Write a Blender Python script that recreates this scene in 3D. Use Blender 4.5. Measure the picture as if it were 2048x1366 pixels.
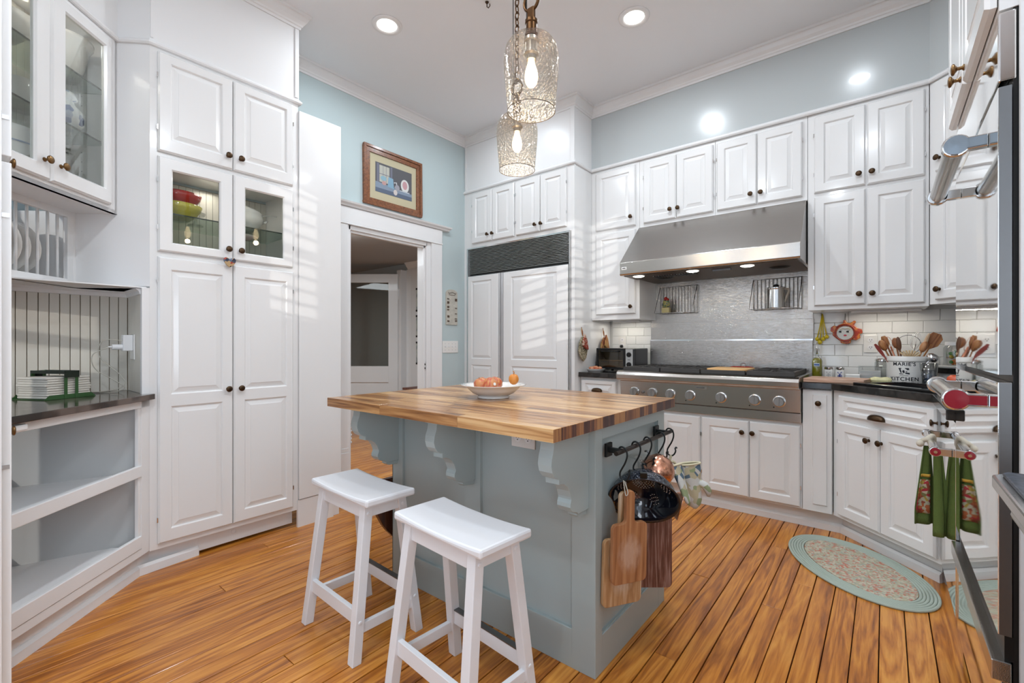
import bpy, bmesh, math, random
from mathutils import Vector, Matrix
random.seed(7)
PI = math.pi
C = bpy.context.scene.collection
S = bpy.context.scene
for o in list(bpy.data.objects): bpy.data.objects.remove(o)

# ------------------------------------------------------------------ camera, world, lights, exposure
YAW = math.atan(746/918.)
cd = bpy.data.cameras.new('camera'); cam = bpy.data.objects.new('camera', cd); C.objects.link(cam)
cam.location = (0, 0, 1.153); cam.rotation_euler = (PI/2, 0, YAW)
cd.sensor_width = 36; cd.lens = 36*918/2048.; cd.shift_y = 4/2048.; cd.clip_start = .02; cd.clip_end = 100
S.camera = cam
S.view_settings.view_transform = 'Standard'; S.view_settings.look = 'None'
S.view_settings.gamma = 1; S.view_settings.use_curve_mapping = False
S.view_settings.exposure = 0.34
W = bpy.data.worlds.new('world'); S.world = W; W.use_nodes = True
W.node_tree.nodes['Background'].inputs[0].default_value = (.80, .94, 1.12, 1)
W.node_tree.nodes['Background'].inputs[1].default_value = 2.1

def area(name, loc, rot, sx, sy, power, col=(1, 1, 1), spread=PI, shape='RECTANGLE'):
    l = bpy.data.lights.new(name, 'AREA'); l.shape = shape; l.size = sx
    if shape == 'RECTANGLE': l.size_y = sy
    l.energy = power; l.color = col; l.spread = spread
    o = bpy.data.objects.new(name, l); C.objects.link(o); o.location = loc; o.rotation_euler = rot
    return o
area('side_fill_light', (.80, -.55, 1.25), (0, PI/2, 0), .9, .9, 13, (.86, .95, 1.06))  # added fill from the right; no window stands at this spot
sun = bpy.data.lights.new('sun', 'SUN'); sun.energy = .7; sun.angle = .004; sun.color = (1, .96, .9)
so = bpy.data.objects.new('sun', sun); C.objects.link(so)

# ------------------------------------------------------------------ materials
MATS = {}
def principled(name):
    m = bpy.data.materials.new(name); m.use_nodes = True; nt = m.node_tree
    return m, nt, nt.nodes['Principled BSDF']
def setp(b, **k):
    for n, v in k.items():
        n = n.replace('_', ' ')
        if n in b.inputs: b.inputs[n].default_value = v
def c4(c): return (c[0], c[1], c[2], 1)
def mat(name, col, rough=.5, metal=0, coat=0, var=0, vs=6, bump=0, bs=200, trans=0, ior=1.45, emit=None, es=0, stretch=None, cr=.05, alpha=1):
    m, nt, b = principled(name)
    setp(b, Base_Color=c4(col), Roughness=rough, Metallic=metal, Coat_Weight=coat, Coat_Roughness=cr, IOR=ior, Transmission_Weight=trans, Alpha=alpha)
    if emit: setp(b, Emission_Color=c4(emit), Emission_Strength=es)
    N, Lk = nt.nodes, nt.links
    tc = N.new('ShaderNodeTexCoord'); mp = N.new('ShaderNodeMapping'); Lk.new(tc.outputs['Object'], mp.inputs[0])
    if stretch: mp.inputs['Scale'].default_value = stretch
    if var:
        n = N.new('ShaderNodeTexNoise'); n.inputs['Scale'].default_value = vs; n.inputs['Detail'].default_value = 3
        Lk.new(mp.outputs[0], n.inputs['Vector'])
        r = N.new('ShaderNodeValToRGB'); r.color_ramp.elements[0].position = .3; r.color_ramp.elements[1].position = .7
        r.color_ramp.elements[0].color = c4([max(0, x*(1-var)) for x in col]); r.color_ramp.elements[1].color = c4([min(1, x*(1+var)) for x in col])
        Lk.new(n.outputs['Fac'], r.inputs[0]); Lk.new(r.outputs[0], b.inputs['Base Color'])
    if bump:
        n = N.new('ShaderNodeTexNoise'); n.inputs['Scale'].default_value = bs; n.inputs['Detail'].default_value = 2
        Lk.new(mp.outputs[0], n.inputs['Vector'])
        bp = N.new('ShaderNodeBump'); bp.inputs['Strength'].default_value = bump; bp.inputs['Distance'].default_value = .002
        Lk.new(n.outputs['Fac'], bp.inputs['Height']); Lk.new(bp.outputs[0], b.inputs['Normal'])
    MATS[name] = m
    return m
def ramp(N, stops):
    r = N.new('ShaderNodeValToRGB'); e = r.color_ramp.elements
    e[0].position, e[0].color = stops[0][0], c4(stops[0][1]); e[1].position, e[1].color = stops[1][0], c4(stops[1][1])
    for p, c in stops[2:]:
        x = e.new(p); x.color = c4(c)
    return r
def wood(name, stops, axis='Y', scale=1., rough=.35, coat=.3, spread=.35, knots=0, bump=.15, dist=2.2, world=False):
    """grain running along axis; every object gets its own offset and tone"""
    m, nt, b = principled(name); N, Lk = nt.nodes, nt.links
    tc = N.new('ShaderNodeTexCoord'); oi = N.new('ShaderNodeObjectInfo')
    add = N.new('ShaderNodeVectorMath'); add.operation = 'ADD'
    sc = N.new('ShaderNodeVectorMath'); sc.operation = 'SCALE'; sc.inputs['Scale'].default_value = 37.
    cx = N.new('ShaderNodeCombineXYZ'); Lk.new(oi.outputs['Random'], cx.inputs[0]); Lk.new(oi.outputs['Random'], cx.inputs[1]); Lk.new(oi.outputs['Random'], cx.inputs[2])
    Lk.new(cx.outputs[0], sc.inputs[0]); Lk.new(tc.outputs['Object'], add.inputs[0]); Lk.new(sc.outputs[0], add.inputs[1])
    mp = N.new('ShaderNodeMapping'); Lk.new(add.outputs[0], mp.inputs[0])
    s = {'X': (.7, 11, 11), 'Y': (11, .7, 11), 'Z': (11, 11, .7)}[axis]
    mp.inputs['Scale'].default_value = tuple(v*scale for v in s)
    n1 = N.new('ShaderNodeTexNoise'); n1.inputs['Scale'].default_value = 1.6; n1.inputs['Detail'].default_value = 4; n1.inputs['Distortion'].default_value = dist*.35
    Lk.new(mp.outputs[0], n1.inputs['Vector'])
    mul = N.new('ShaderNodeMath'); mul.operation = 'MULTIPLY'; mul.inputs[1].default_value = 9.; Lk.new(n1.outputs['Fac'], mul.inputs[0])
    fr = N.new('ShaderNodeMath'); fr.operation = 'PINGPONG'; fr.inputs[1].default_value = 1.; Lk.new(mul.outputs[0], fr.inputs[0])
    n2 = N.new('ShaderNodeTexNoise'); n2.inputs['Scale'].default_value = 9.; n2.inputs['Detail'].default_value = 5; Lk.new(mp.outputs[0], n2.inputs['Vector'])
    mx = N.new('ShaderNodeMath'); mx.operation = 'MULTIPLY_ADD'; mx.inputs[1].default_value = .38; Lk.new(fr.outputs[0], mx.inputs[0])
    m2 = N.new('ShaderNodeMath'); m2.operation = 'MULTIPLY'; m2.inputs[1].default_value = .62; Lk.new(n2.outputs['Fac'], m2.inputs[0]); Lk.new(m2.outputs[0], mx.inputs[2])
    rd = N.new('ShaderNodeMath'); rd.operation = 'MULTIPLY_ADD'; rd.inputs[1].default_value = spread; Lk.new(oi.outputs['Random'], rd.inputs[0]); 
    sb = N.new('ShaderNodeMath'); sb.operation = 'SUBTRACT'; sb.inputs[1].default_value = spread/2; Lk.new(mx.outputs[0], sb.inputs[0]); Lk.new(sb.outputs[0], rd.inputs[2])
    r = ramp(N, stops); Lk.new(rd.outputs[0], r.inputs[0]); col = r.outputs[0]
    if knots:
        mk = N.new('ShaderNodeMapping'); Lk.new(add.outputs[0], mk.inputs[0]); q = {'X': (.35, 1, 1), 'Y': (1, .35, 1), 'Z': (1, 1, .35)}[axis]; mk.inputs['Scale'].default_value = q
        v = N.new('ShaderNodeTexVoronoi'); v.inputs['Scale'].default_value = knots; Lk.new(mk.outputs[0], v.inputs['Vector'])
        kr = ramp(N, [(.03, (.12, .035, .01)), (.16, (1, 1, 1))]); Lk.new(v.outputs['Distance'], kr.inputs[0])
        mm = N.new('ShaderNodeMix'); mm.data_type = 'RGBA'; mm.blend_type = 'MULTIPLY'; mm.inputs[0].default_value = .75
        Lk.new(col, mm.inputs[6]); Lk.new(kr.outputs[0], mm.inputs[7]); col = mm.outputs[2]
    Lk.new(col, b.inputs['Base Color'])
    setp(b, Roughness=rough, Coat_Weight=coat, Coat_Roughness=.12)
    bp = N.new('ShaderNodeBump'); bp.inputs['Strength'].default_value = bump; bp.inputs['Distance'].default_value = .001
    Lk.new(n2.outputs['Fac'], bp.inputs['Height']); Lk.new(bp.outputs[0], b.inputs['Normal'])
    MATS[name] = m
    return m
def patch(name, cols, scale=30, rough=.8, kind='VORONOI', stretch=(1, 1, 1), bump=.4):
    """patches of several colours (printed cloth, painted glaze)"""
    m, nt, b = principled(name); N, Lk = nt.nodes, nt.links
    tc = N.new('ShaderNodeTexCoord'); mp = N.new('ShaderNodeMapping'); mp.inputs['Scale'].default_value = stretch; Lk.new(tc.outputs['Object'], mp.inputs[0])
    v = N.new('ShaderNodeTexVoronoi') if kind == 'VORONOI' else N.new('ShaderNodeTexNoise'); v.inputs['Scale'].default_value = scale
    Lk.new(mp.outputs[0], v.inputs['Vector'])
    if kind == 'VORONOI':
        sp = N.new('ShaderNodeSeparateColor'); Lk.new(v.outputs['Color'], sp.inputs[0]); src = sp.outputs[0]
    else: src = v.outputs['Fac']
    n = len(cols); lo, hi = (0, 1) if kind == 'VORONOI' else (.3, .7)
    r = ramp(N, [(lo+(hi-lo)*i/n, c) for i, c in enumerate(cols)]); r.color_ramp.interpolation = 'CONSTANT' if kind == 'VORONOI' else 'LINEAR'
    Lk.new(src, r.inputs[0]); Lk.new(r.outputs[0], b.inputs['Base Color']); setp(b, Roughness=rough)
    if bump:
        bp = N.new('ShaderNodeBump'); bp.inputs['Strength'].default_value = bump; bp.inputs['Distance'].default_value = .003
        Lk.new(v.outputs[0], bp.inputs['Height']); Lk.new(bp.outputs[0], b.inputs['Normal'])
    MATS[name] = m
    return m
def steel(name, col, rough, axis='X', aniso=.05, wob=0, fine=1.):
    m, nt, b = principled(name); N, Lk = nt.nodes, nt.links
    setp(b, Base_Color=c4(col), Metallic=1, Roughness=rough)
    tc = N.new('ShaderNodeTexCoord'); mp = N.new('ShaderNodeMapping'); Lk.new(tc.outputs['Object'], mp.inputs[0])
    mp.inputs['Scale'].default_value = {'X': (2*fine, 160*fine, 160*fine), 'Z': (160, 160, 2)}[axis]
    n = N.new('ShaderNodeTexNoise'); n.inputs['Scale'].default_value = 3; n.inputs['Detail'].default_value = 3; Lk.new(mp.outputs[0], n.inputs['Vector'])
    mr = N.new('ShaderNodeMapRange'); mr.inputs[3].default_value = rough*.75; mr.inputs[4].default_value = rough*1.3; Lk.new(n.outputs['Fac'], mr.inputs[0]); Lk.new(mr.outputs[0], b.inputs['Roughness'])
    bp = N.new('ShaderNodeBump'); bp.inputs['Strength'].default_value = aniso; bp.inputs['Distance'].default_value = .0005; Lk.new(n.outputs['Fac'], bp.inputs['Height'])
    if wob:
        n2 = N.new('ShaderNodeTexNoise'); n2.inputs['Scale'].default_value = 3.2; n2.inputs['Detail'].default_value = 0; Lk.new(tc.outputs['Object'], n2.inputs['Vector'])
        b2 = N.new('ShaderNodeBump'); b2.inputs['Strength'].default_value = 1; b2.inputs['Distance'].default_value = wob; Lk.new(n2.outputs['Fac'], b2.inputs['Height']); Lk.new(bp.outputs[0], b2.inputs['Normal']); bp = b2
    Lk.new(bp.outputs[0], b.inputs['Normal'])
    MATS[name] = m
    return m
def thin_glass(name, tint=(1, 1, 1), refl=.12, rough=.0, bump=0, bs=40):
    """a clear thin sheet: what is behind shows through, plus a mirror reflection that grows at grazing angles"""
    m = bpy.data.materials.new(name); m.use_nodes = True; nt = m.node_tree; N, Lk = nt.nodes, nt.links
    N.remove(N['Principled BSDF'])
    t = N.new('ShaderNodeBsdfTransparent'); t.inputs[0].default_value = c4(tint)
    g = N.new('ShaderNodeBsdfGlossy'); g.inputs['Roughness'].default_value = rough
    lw = N.new('ShaderNodeLayerWeight'); lw.inputs['Blend'].default_value = .35
    ad = N.new('ShaderNodeMath'); ad.operation = 'MULTIPLY_ADD'; ad.inputs[1].default_value = .40; ad.inputs[2].default_value = refl; Lk.new(lw.outputs['Fresnel'], ad.inputs[0])
    mx = N.new('ShaderNodeMixShader'); Lk.new(ad.outputs[0], mx.inputs[0]); Lk.new(t.outputs[0], mx.inputs[1]); Lk.new(g.outputs[0], mx.inputs[2])
    Lk.new(mx.outputs[0], N['Material Output'].inputs[0])
    if bump:
        tc = N.new('ShaderNodeTexCoord'); n = N.new('ShaderNodeTexNoise'); n.inputs['Scale'].default_value = bs; n.inputs['Detail'].default_value = 1.5; Lk.new(tc.outputs['Object'], n.inputs['Vector'])
        bp = N.new('ShaderNodeBump'); bp.inputs['Strength'].default_value = bump; bp.inputs['Distance'].default_value = .01
        Lk.new(n.outputs['Fac'], bp.inputs['Height']); Lk.new(bp.outputs[0], g.inputs['Normal']); Lk.new(bp.outputs[0], lw.inputs['Normal'])
    MATS[name] = m
    return m

white = mat('white_gloss_paint', (.80, .80, .795), .22, coat=.35, bump=.05, bs=30, cr=.08)
whitem = mat('white_satin_paint', (.80, .80, .80), .42)
trimw = mat('white_trim_paint', (.80, .80, .80), .3, coat=.2)
ceilm = mat('ceiling_paint', (.84, .86, .885), .85)
teal = mat('pale_teal_wall_paint', (.49, .58, .59), .55, bump=.06, bs=180)
tealw = mat('blue_white_soffit_paint', (.50, .535, .54), .22, coat=.3, bump=.12, bs=14)
isl = mat('island_grey_blue_paint', (.40, .47, .47), .32, coat=.1)
tile_m = mat('white_glazed_tile', (.80, .80, .78), .12, coat=.5)
grout = mat('grey_grout', (.70, .70, .68), .9)
stool_m = mat('stool_white_paint', (.80, .81, .83), .4)
floorw = wood('amber_heart_pine', [(.12, (.20, .052, .006)), (.36, (.40, .125, .012)), (.55, (.55, .195, .022)), (.8, (.70, .30, .05))], 'Y', 1., .30, .25, .22, knots=0, bump=.1)
hallw = MATS['amber_heart_pine']
butcher = wood('acacia_butcher_block', [(.15, (.13, .045, .014)), (.4, (.36, .165, .055)), (.62, (.55, .30, .115)), (.85, (.70, .45, .21))], 'X', .9, .28, .3, .42, knots=0)
endgrain = wood('acacia_end_grain', [(.15, (.055, .020, .018)), (.42, (.13, .05, .032)), (.6, (.27, .105, .04)), (.85, (.40, .19, .07))], 'Z', .9, .45, .1, .75, bump=.1)
brown_w = wood('brown_board_wood', [(.15, (.20, .07, .025)), (.45, (.36, .15, .06)), (.8, (.50, .25, .11))], 'Z', 1., .5, 0, .15)
dark_w = wood('dark_worn_board_wood', [(.2, (.10, .035, .02)), (.5, (.19, .075, .05)), (.75, (.36, .22, .18))], 'Z', 2.2, .6, 0, .1)
light_w = wood('pale_worn_board_wood', [(.15, (.30, .14, .055)), (.5, (.52, .30, .14)), (.8, (.72, .56, .40))], 'Z', 1., .55, 0, .1)
frame_w = wood('picture_frame_wood', [(.1, (.06, .02, .008)), (.4, (.16, .05, .015)), (.8, (.30, .11, .035))], 'Y', 2., .35, .3, .2)
spoon_w = wood('utensil_wood', [(.15, (.22, .07, .025)), (.5, (.42, .18, .06)), (.85, (.58, .30, .12))], 'Z', 1.5, .5, 0, .5)
counterboard = wood('pink_beige_board_wood', [(.15, (.32, .17, .11)), (.5, (.55, .34, .24)), (.85, (.72, .52, .40))], 'X', 1., .5, 0, .2)
granite = patch('dark_brown_granite', [(.012, .009, .008), (.03, .02, .016), (.055, .038, .03), (.12, .09, .075)], 7, .12, 'NOISE', (1, 1, 1), 0)
granite2 = patch('near_black_granite', [(.006, .006, .006), (.012, .011, .01), (.03, .027, .025)], 12, .10, 'NOISE', (1, 1, 1), 0)
bluestone = patch('blue_black_slab', [(.012, .015, .022), (.022, .027, .038), (.05, .06, .08)], 60, .35, 'NOISE', (1, 1, 1), 0)
blackglaze = mat('black_sink_enamel', (.008, .008, .009), .12, coat=.5)
bronze = mat('dark_bronze', (.075, .045, .025), .33, metal=.9)
bronze2 = mat('aged_brass_bronze', (.20, .115, .05), .3, metal=1.)
black = mat('black_iron', (.012, .016, .017), .42, metal=.3)
blackp = mat('black_plastic', (.008, .008, .008), .35)
ss = steel('brushed_stainless', (.56, .545, .52), .22, 'X', aniso=.35)
ssv = steel('brushed_stainless_upright', (.50, .475, .445), .06, 'X', aniso=.9, wob=.005, fine=3.)
mirror = steel('mirror_stainless', (.90, .90, .885), .02, 'X', wob=.0006)
chrome = mat('chrome', (.75, .75, .75), .12, metal=1)
graysteel = mat('dull_steel', (.22, .225, .23), .4, metal=1)
castiron = mat('cast_iron', (.055, .052, .05), .55, metal=.2)
glassp = thin_glass('clear_pane', (.95, .96, .94), .0)
glasss = thin_glass('glass_shelf', (.80, .88, .84), .08)
glassg = thin_glass('clear_glassware', (.92, .94, .94), .12)
seeded = thin_glass('seeded_amber_glass', (.86, .81, .74), .06, .04, bump=1.0, bs=95)
glassedge = mat('dark_glass_edge', (.02, .035, .03), .2)
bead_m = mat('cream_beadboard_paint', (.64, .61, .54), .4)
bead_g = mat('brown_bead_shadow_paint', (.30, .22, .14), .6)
grayp = mat('grey_interior_paint', (.50, .505, .50), .5)
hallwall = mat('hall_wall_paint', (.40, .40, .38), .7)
porcelain = mat('white_porcelain', (.78, .77, .74), .15, coat=.5)
lampw = mat('lamp_white', (1, 1, 1), .5, emit=(1, .97, .92), es=9)
bulbm = mat('bulb_glow', (1, .9, .7), .3, emit=(1, .80, .50), es=10)
rubber = mat('red_enamel', (.27, .008, .02), .25, coat=.4)

# ------------------------------------------------------------------ mesh helpers
class MB:
    def __init__(s): s.v = []; s.f = []; s.mi = []; s.cur = 0
    def add(s, vs, fs):
        n = len(s.v); s.v += [tuple(v) for v in vs]
        for f in fs: s.f.append(tuple(i+n for i in f)); s.mi.append(s.cur)
        return s
    def box(s, x0, x1, y0, y1, z0, z1):
        v = [(x0, y0, z0), (x1, y0, z0), (x1, y1, z0), (x0, y1, z0), (x0, y0, z1), (x1, y0, z1), (x1, y1, z1), (x0, y1, z1)]
        return s.add(v, [(0, 3, 2, 1), (4, 5, 6, 7), (0, 1, 5, 4), (1, 2, 6, 5), (2, 3, 7, 6), (3, 0, 4, 7)])
    def prism(s, poly, z0, z1):
        n = len(poly)
        a = sum(poly[i][0]*poly[(i+1) % n][1]-poly[(i+1) % n][0]*poly[i][1] for i in range(n))
        if a < 0: poly = poly[::-1]
        v = [(x, y, z0) for x, y in poly]+[(x, y, z1) for x, y in poly]
        return s.add(v, [tuple(range(n))[::-1], tuple(range(n, 2*n))]+[(i, (i+1) % n, n+(i+1) % n, n+i) for i in range(n)])
    def prismx(s, poly, x0, x1):
        """poly in (y,z)"""
        n = len(poly); v = [(x0, y, z) for y, z in poly]+[(x1, y, z) for y, z in poly]
        return s.add(v, [tuple(range(n)), tuple(range(n, 2*n))[::-1]]+[(i, n+i, n+(i+1) % n, (i+1) % n) for i in range(n)])
    def prismy(s, poly, y0, y1):
        """poly in (x,z)"""
        n = len(poly); v = [(x, y0, z) for x, z in poly]+[(x, y1, z) for x, z in poly]
        return s.add(v, [tuple(range(n)), tuple(range(n, 2*n))[::-1]]+[(i, n+i, n+(i+1) % n, (i+1) % n) for i in range(n)])
    def lathe(s, prof, seg=20, c=(0, 0, 0), axis='Z', sx=1, sy=1):
        n = len(prof); v = []
        for r, z in prof:
            for k in range(seg):
                a = 2*PI*k/seg; p = (r*math.cos(a)*sx, r*math.sin(a)*sy, z)
                if axis == 'Y': p = (p[0], -p[2], p[1])
                if axis == 'X': p = (p[2], p[0], p[1])
                v.append((p[0]+c[0], p[1]+c[1], p[2]+c[2]))
        f = [(i*seg+k, i*seg+(k+1) % seg, (i+1)*seg+(k+1) % seg, (i+1)*seg+k) for i in range(n-1) for k in range(seg)]
        if prof[0][0] > 1e-5: f.append(tuple(range(seg))[::-1])
        if prof[-1][0] > 1e-5: f.append(tuple((n-1)*seg+k for k in range(seg)))
        return s.add(v, f)
    def shell(s, prof, seg=24, c=(0, 0, 0), sx=1, sy=1, axis='Z'):
        """open lathe without caps"""
        n = len(prof); v = []
        for r, z in prof:
            for k in range(seg):
                a = 2*PI*k/seg; p = (r*math.cos(a)*sx, r*math.sin(a)*sy, z)
                if axis == 'Y': p = (p[0], -p[2], p[1])
                if axis == 'X': p = (p[2], p[0], p[1])
                v.append((c[0]+p[0], c[1]+p[1], c[2]+p[2]))
        return s.add(v, [(i*seg+k, i*seg+(k+1) % seg, (i+1)*seg+(k+1) % seg, (i+1)*seg+k) for i in range(n-1) for k in range(seg)])
    def tube(s, pts, r, seg=8, cap=True):
        pts = [Vector(p) for p in pts]; n = len(pts); rr = r if isinstance(r, (list, tuple)) else [r]*n
        v = []; up = None
        for i, p in enumerate(pts):
            t = (pts[min(i+1, n-1)]-pts[max(i-1, 0)]).normalized()
            if up is None: up = Vector((0, 0, 1)) if abs(t.z) < .9 else Vector((1, 0, 0))
            a = t.cross(up).normalized(); b = a.cross(t).normalized(); up = b
            for k in range(seg):
                q = 2*PI*k/seg; v.append(p+a*math.cos(q)*rr[i]+b*math.sin(q)*rr[i])
        f = [(i*seg+k, i*seg+(k+1) % seg, (i+1)*seg+(k+1) % seg, (i+1)*seg+k) for i in range(n-1) for k in range(seg)]
        if cap: f += [tuple(range(seg))[::-1], tuple((n-1)*seg+k for k in range(seg))]
        return s.add(v, f)
    def ring(s, a, ya, b, yb):
        """quads between two rectangles (x0,x1,z0,z1) at depth ya / yb"""
        P = lambda r, y: [(r[0], y, r[2]), (r[1], y, r[2]), (r[1], y, r[3]), (r[0], y, r[3])]
        return s.add(P(a, ya)+P(b, yb), [(i, (i+1) % 4, 4+(i+1) % 4, 4+i) for i in range(4)])
    def cap(s, r, y): return s.add([(r[0], y, r[2]), (r[1], y, r[2]), (r[1], y, r[3]), (r[0], y, r[3])], [(0, 1, 2, 3)])
    def sphere(s, c, r, seg=14, rings=8, sz=1):
        pr = [(max(r*math.sin(PI*i/rings), 0), -r*math.cos(PI*i/rings)*sz) for i in range(rings+1)]
        return s.lathe(pr, seg, c)
    def mesh(s, name, mats, smooth=False):
        me = bpy.data.meshes.new(name); me.from_pydata([tuple(v) for v in s.v], [], s.f)
        if not isinstance(mats, (list, tuple)): mats = [mats]
        for m in mats: me.materials.append(m)
        if any(s.mi): me.polygons.foreach_set('material_index', s.mi)
        if smooth: me.polygons.foreach_set('use_smooth', [True]*len(me.polygons))
        me.update(); return me
def add_obj(name, me, parent=None, loc=(0, 0, 0), rot=None):
    o = bpy.data.objects.new(name, me); C.objects.link(o); o.parent = parent; o.location = loc
    if rot: o.rotation_euler = rot
    return o
def ob(name, mb, m, parent=None, loc=(0, 0, 0), rot=None, bev=0, smooth=False, fix=True, ang=None, sub=0, solid=0):
    me = mb.mesh(name, m, smooth or ang is not None)
    if fix:
        bm = bmesh.new(); bm.from_mesh(me); bmesh.ops.remove_doubles(bm, verts=bm.verts, dist=1e-5); bmesh.ops.recalc_face_normals(bm, faces=bm.faces); bm.to_mesh(me); bm.free()
    if ang is not None and hasattr(me, 'set_sharp_from_angle'): me.set_sharp_from_angle(angle=ang)
    o = add_obj(name, me, parent, loc, rot)
    if solid:
        q = o.modifiers.new('t', 'SOLIDIFY'); q.thickness = solid
    if bev:
        q = o.modifiers.new('b', 'BEVEL'); q.width = bev; q.segments = 2; q.limit_method = 'ANGLE'; q.angle_limit = .6
    if sub:
        q = o.modifiers.new('s', 'SUBSURF'); q.levels = sub; q.render_levels = sub
    return o
def tag(o, label, cat, group=None):
    o['label'] = label; o['category'] = cat
    if group: o['group'] = group
    return o
def thing(name, label, cat, loc=(0, 0, 0), rz=0, group=None):
    o = bpy.data.objects.new(name, None); C.objects.link(o); o.location = loc; o.rotation_euler = (0, 0, rz); o.empty_display_size = .1
    return tag(o, label, cat, group)
def struct(name, mb, m, **k):
    o = ob(name, mb, m, **k); o['kind'] = 'structure'; return o
def sempty(name, loc=(0, 0, 0), rz=0):
    o = bpy.data.objects.new(name, None); C.objects.link(o); o.location = loc; o.rotation_euler = (0, 0, rz); o['kind'] = 'structure'; return o
def copy_tree(o, parent=None):
    c = o.copy(); C.objects.link(c); c.parent = parent
    for ch in list(o.children): copy_tree(ch, c)
    return c
SM = .6
# ---- doors, knobs, cabinets
def door_mb(w, h, panels, t=.02, glass=False, lip=True):
    m = MB(); e = .007 if lip else .002; F = (e, w-e, e, h-e)
    m.ring((0, w, 0, h), 0, (0, w, 0, h), -t+.009 if lip else -t+.002)
    m.ring((0, w, 0, h), -t+.009 if lip else -t+.002, F, -t)
    x0, x1 = panels[0][0], panels[0][1]; ps = sorted(panels, key=lambda p: p[2])
    q = lambda a, b, c, d, y=-t: m.cap((a, b, c, d), y)
    q(e, x0, e, h-e); q(x1, w-e, e, h-e); z = e
    for p in ps: q(x0, x1, z, p[2]); z = p[3]
    q(x0, x1, z, h-e)
    ins = lambda r, d: (r[0]+d, r[1]-d, r[2]+d, r[3]-d)
    for p in ps:
        if glass:
            m.ring(p, -t, ins(p, .007), -t+.008); m.ring(ins(p, .007), -t+.008, ins(p, .007), 0)
        else:
            dd = min(.034, (p[1]-p[0])*.22)
            m.ring(p, -t, ins(p, .005), -t+.004); m.ring(ins(p, .005), -t+.004, ins(p, .007), -t+.008)
            m.ring(ins(p, .007), -t+.008, ins(p, .013), -t+.008)
            m.ring(ins(p, .013), -t+.008, ins(p, dd), -t+.002); m.cap(ins(p, dd), -t+.0005); m.ring(ins(p, dd), -t+.002, ins(p, dd), -t+.0005)
    if glass:
        q(0, x0, 0, h, 0); q(x1, w, 0, h, 0); z = 0
        for p in ps: q(x0, x1, z, p[2]+.007, 0); z = p[3]-.007
        q(x0, x1, z, h, 0)
    else: q(0, w, 0, h, 0)
    return m
KNOB = MB().lathe([(.009, 0), (.009, .002), (.005, .005), (.0048, .014), (.010, .018), (.0155, .021), (.0165, .0245), (.014, .0275), (.007, .029), (0, .0295)], 16, axis='Y').mesh('knob', bronze, True)
KNOB2 = KNOB.copy(); KNOB2.materials[0] = bronze2
HINGE = MB().box(-.0025, .0025, -.006, 0, -.012, .012).mesh('hinge', chrome)
def knob(parent, x, z, t=.02, me=None):
    return add_obj('knob', me or KNOB, parent, (x, -t, z))
def std_panel(w, h, fr=.052): return [(fr, w-fr, fr, h-fr)]
def door(cab, x0, x1, z0, z1, kn=None, panels=None, glass=False, hinge=None, fr=.052, name='door', m=None, y=0, kme=None, t=.02):
    w, h = x1-x0, z1-z0
    d = ob(name, door_mb(w, h, panels or std_panel(w, h, fr), t, glass), m or white, cab, (x0, y, z0))
    if glass:
        p = (panels or std_panel(w, h, fr))[0]
        ob('pane', MB().box(p[0]+.002, p[1]-.002, -.010, -.007, p[2]+.002, p[3]-.002), glassp, d)
    if kn: knob(d, kn[0]-x0, kn[1]-z0, t, kme)
    if hinge:
        for hz in (.12, h-.12): add_obj('hinge', HINGE, d, (-.002 if hinge < 0 else w+.002, -t+.012, hz))
    return d
def cuppull(parent, x, z, m=None, w=.095):
    mb = MB(); n = 12; prof = [(0, .016), (.010, .016), (.021, .008), (.026, -.006), (.026, -.018)]
    vs = []
    for i in range(n+1):
        a = PI*i/n; k = math.sin(a)**.6 if 0 < i < n else 0
        for d, zz in prof: vs.append((-w/2*math.cos(a), -(d*k+.001), (zz+.018)*k*.95-.018))
    L_ = len(prof); mb.add(vs, [(i*L_+j, i*L_+j+1, (i+1)*L_+j+1, (i+1)*L_+j) for i in range(n) for j in range(L_-1)])
    return ob('cup_pull', mb, m or bronze, parent, (x, -.02, z), smooth=True, solid=.002)
def sweep(path, prof, z, closed=False):
    """profile [(out, dz)] swept along path with the room on the right hand, mitred"""
    n = len(path); P = [Vector((p[0], p[1])) for p in path]; rows = []
    for i in range(n):
        ds = []
        if i > 0: ds.append((P[i]-P[i-1]).normalized())
        if i < n-1: ds.append((P[i+1]-P[i]).normalized())
        ns = [Vector((d.y, -d.x)) for d in ds]
        if len(ns) == 2:
            b = (ns[0]+ns[1]).normalized(); k = 1/max(.3, b.dot(ns[0])); nn = b*k
        else: nn = ns[0]
        rows.append([(P[i].x+nn.x*o, P[i].y+nn.y*o, z+dz) for o, dz in prof])
    m = MB(); L_ = len(prof); m.add([v for r in rows for v in r], [(i*L_+j, i*L_+(j+1) % L_, (i+1)*L_+(j+1) % L_, (i+1)*L_+j) for i in range(n-1) for j in range(L_)]+[tuple(range(L_)), tuple((n-1)*L_+j for j in range(L_))[::-1]])
    return m
def fillpoly(outer, holes, z0, z1):
    """slab with holes"""
    bm = bmesh.new(); loops = []
    for lp in [outer]+holes:
        vs = [bm.verts.new((x, y, z1)) for x, y in lp]; loops.append(vs)
        for i in range(len(vs)): bm.edges.new((vs[i], vs[(i+1) % len(vs)]))
    bmesh.ops.triangle_fill(bm, use_beauty=True, use_dissolve=False, edges=bm.edges[:])
    top = bm.faces[:]
    r = bmesh.ops.extrude_face_region(bm, geom=top)
    for v in [g for g in r['geom'] if isinstance(g, bmesh.types.BMVert)]: v.co.z = z0
    bmesh.ops.recalc_face_normals(bm, faces=bm.faces)
    m = MB(); bm.verts.index_update(); m.add([v.co[:] for v in bm.verts], [tuple(v.index for v in f.verts) for f in bm.faces]); bm.free(); return m
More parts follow.
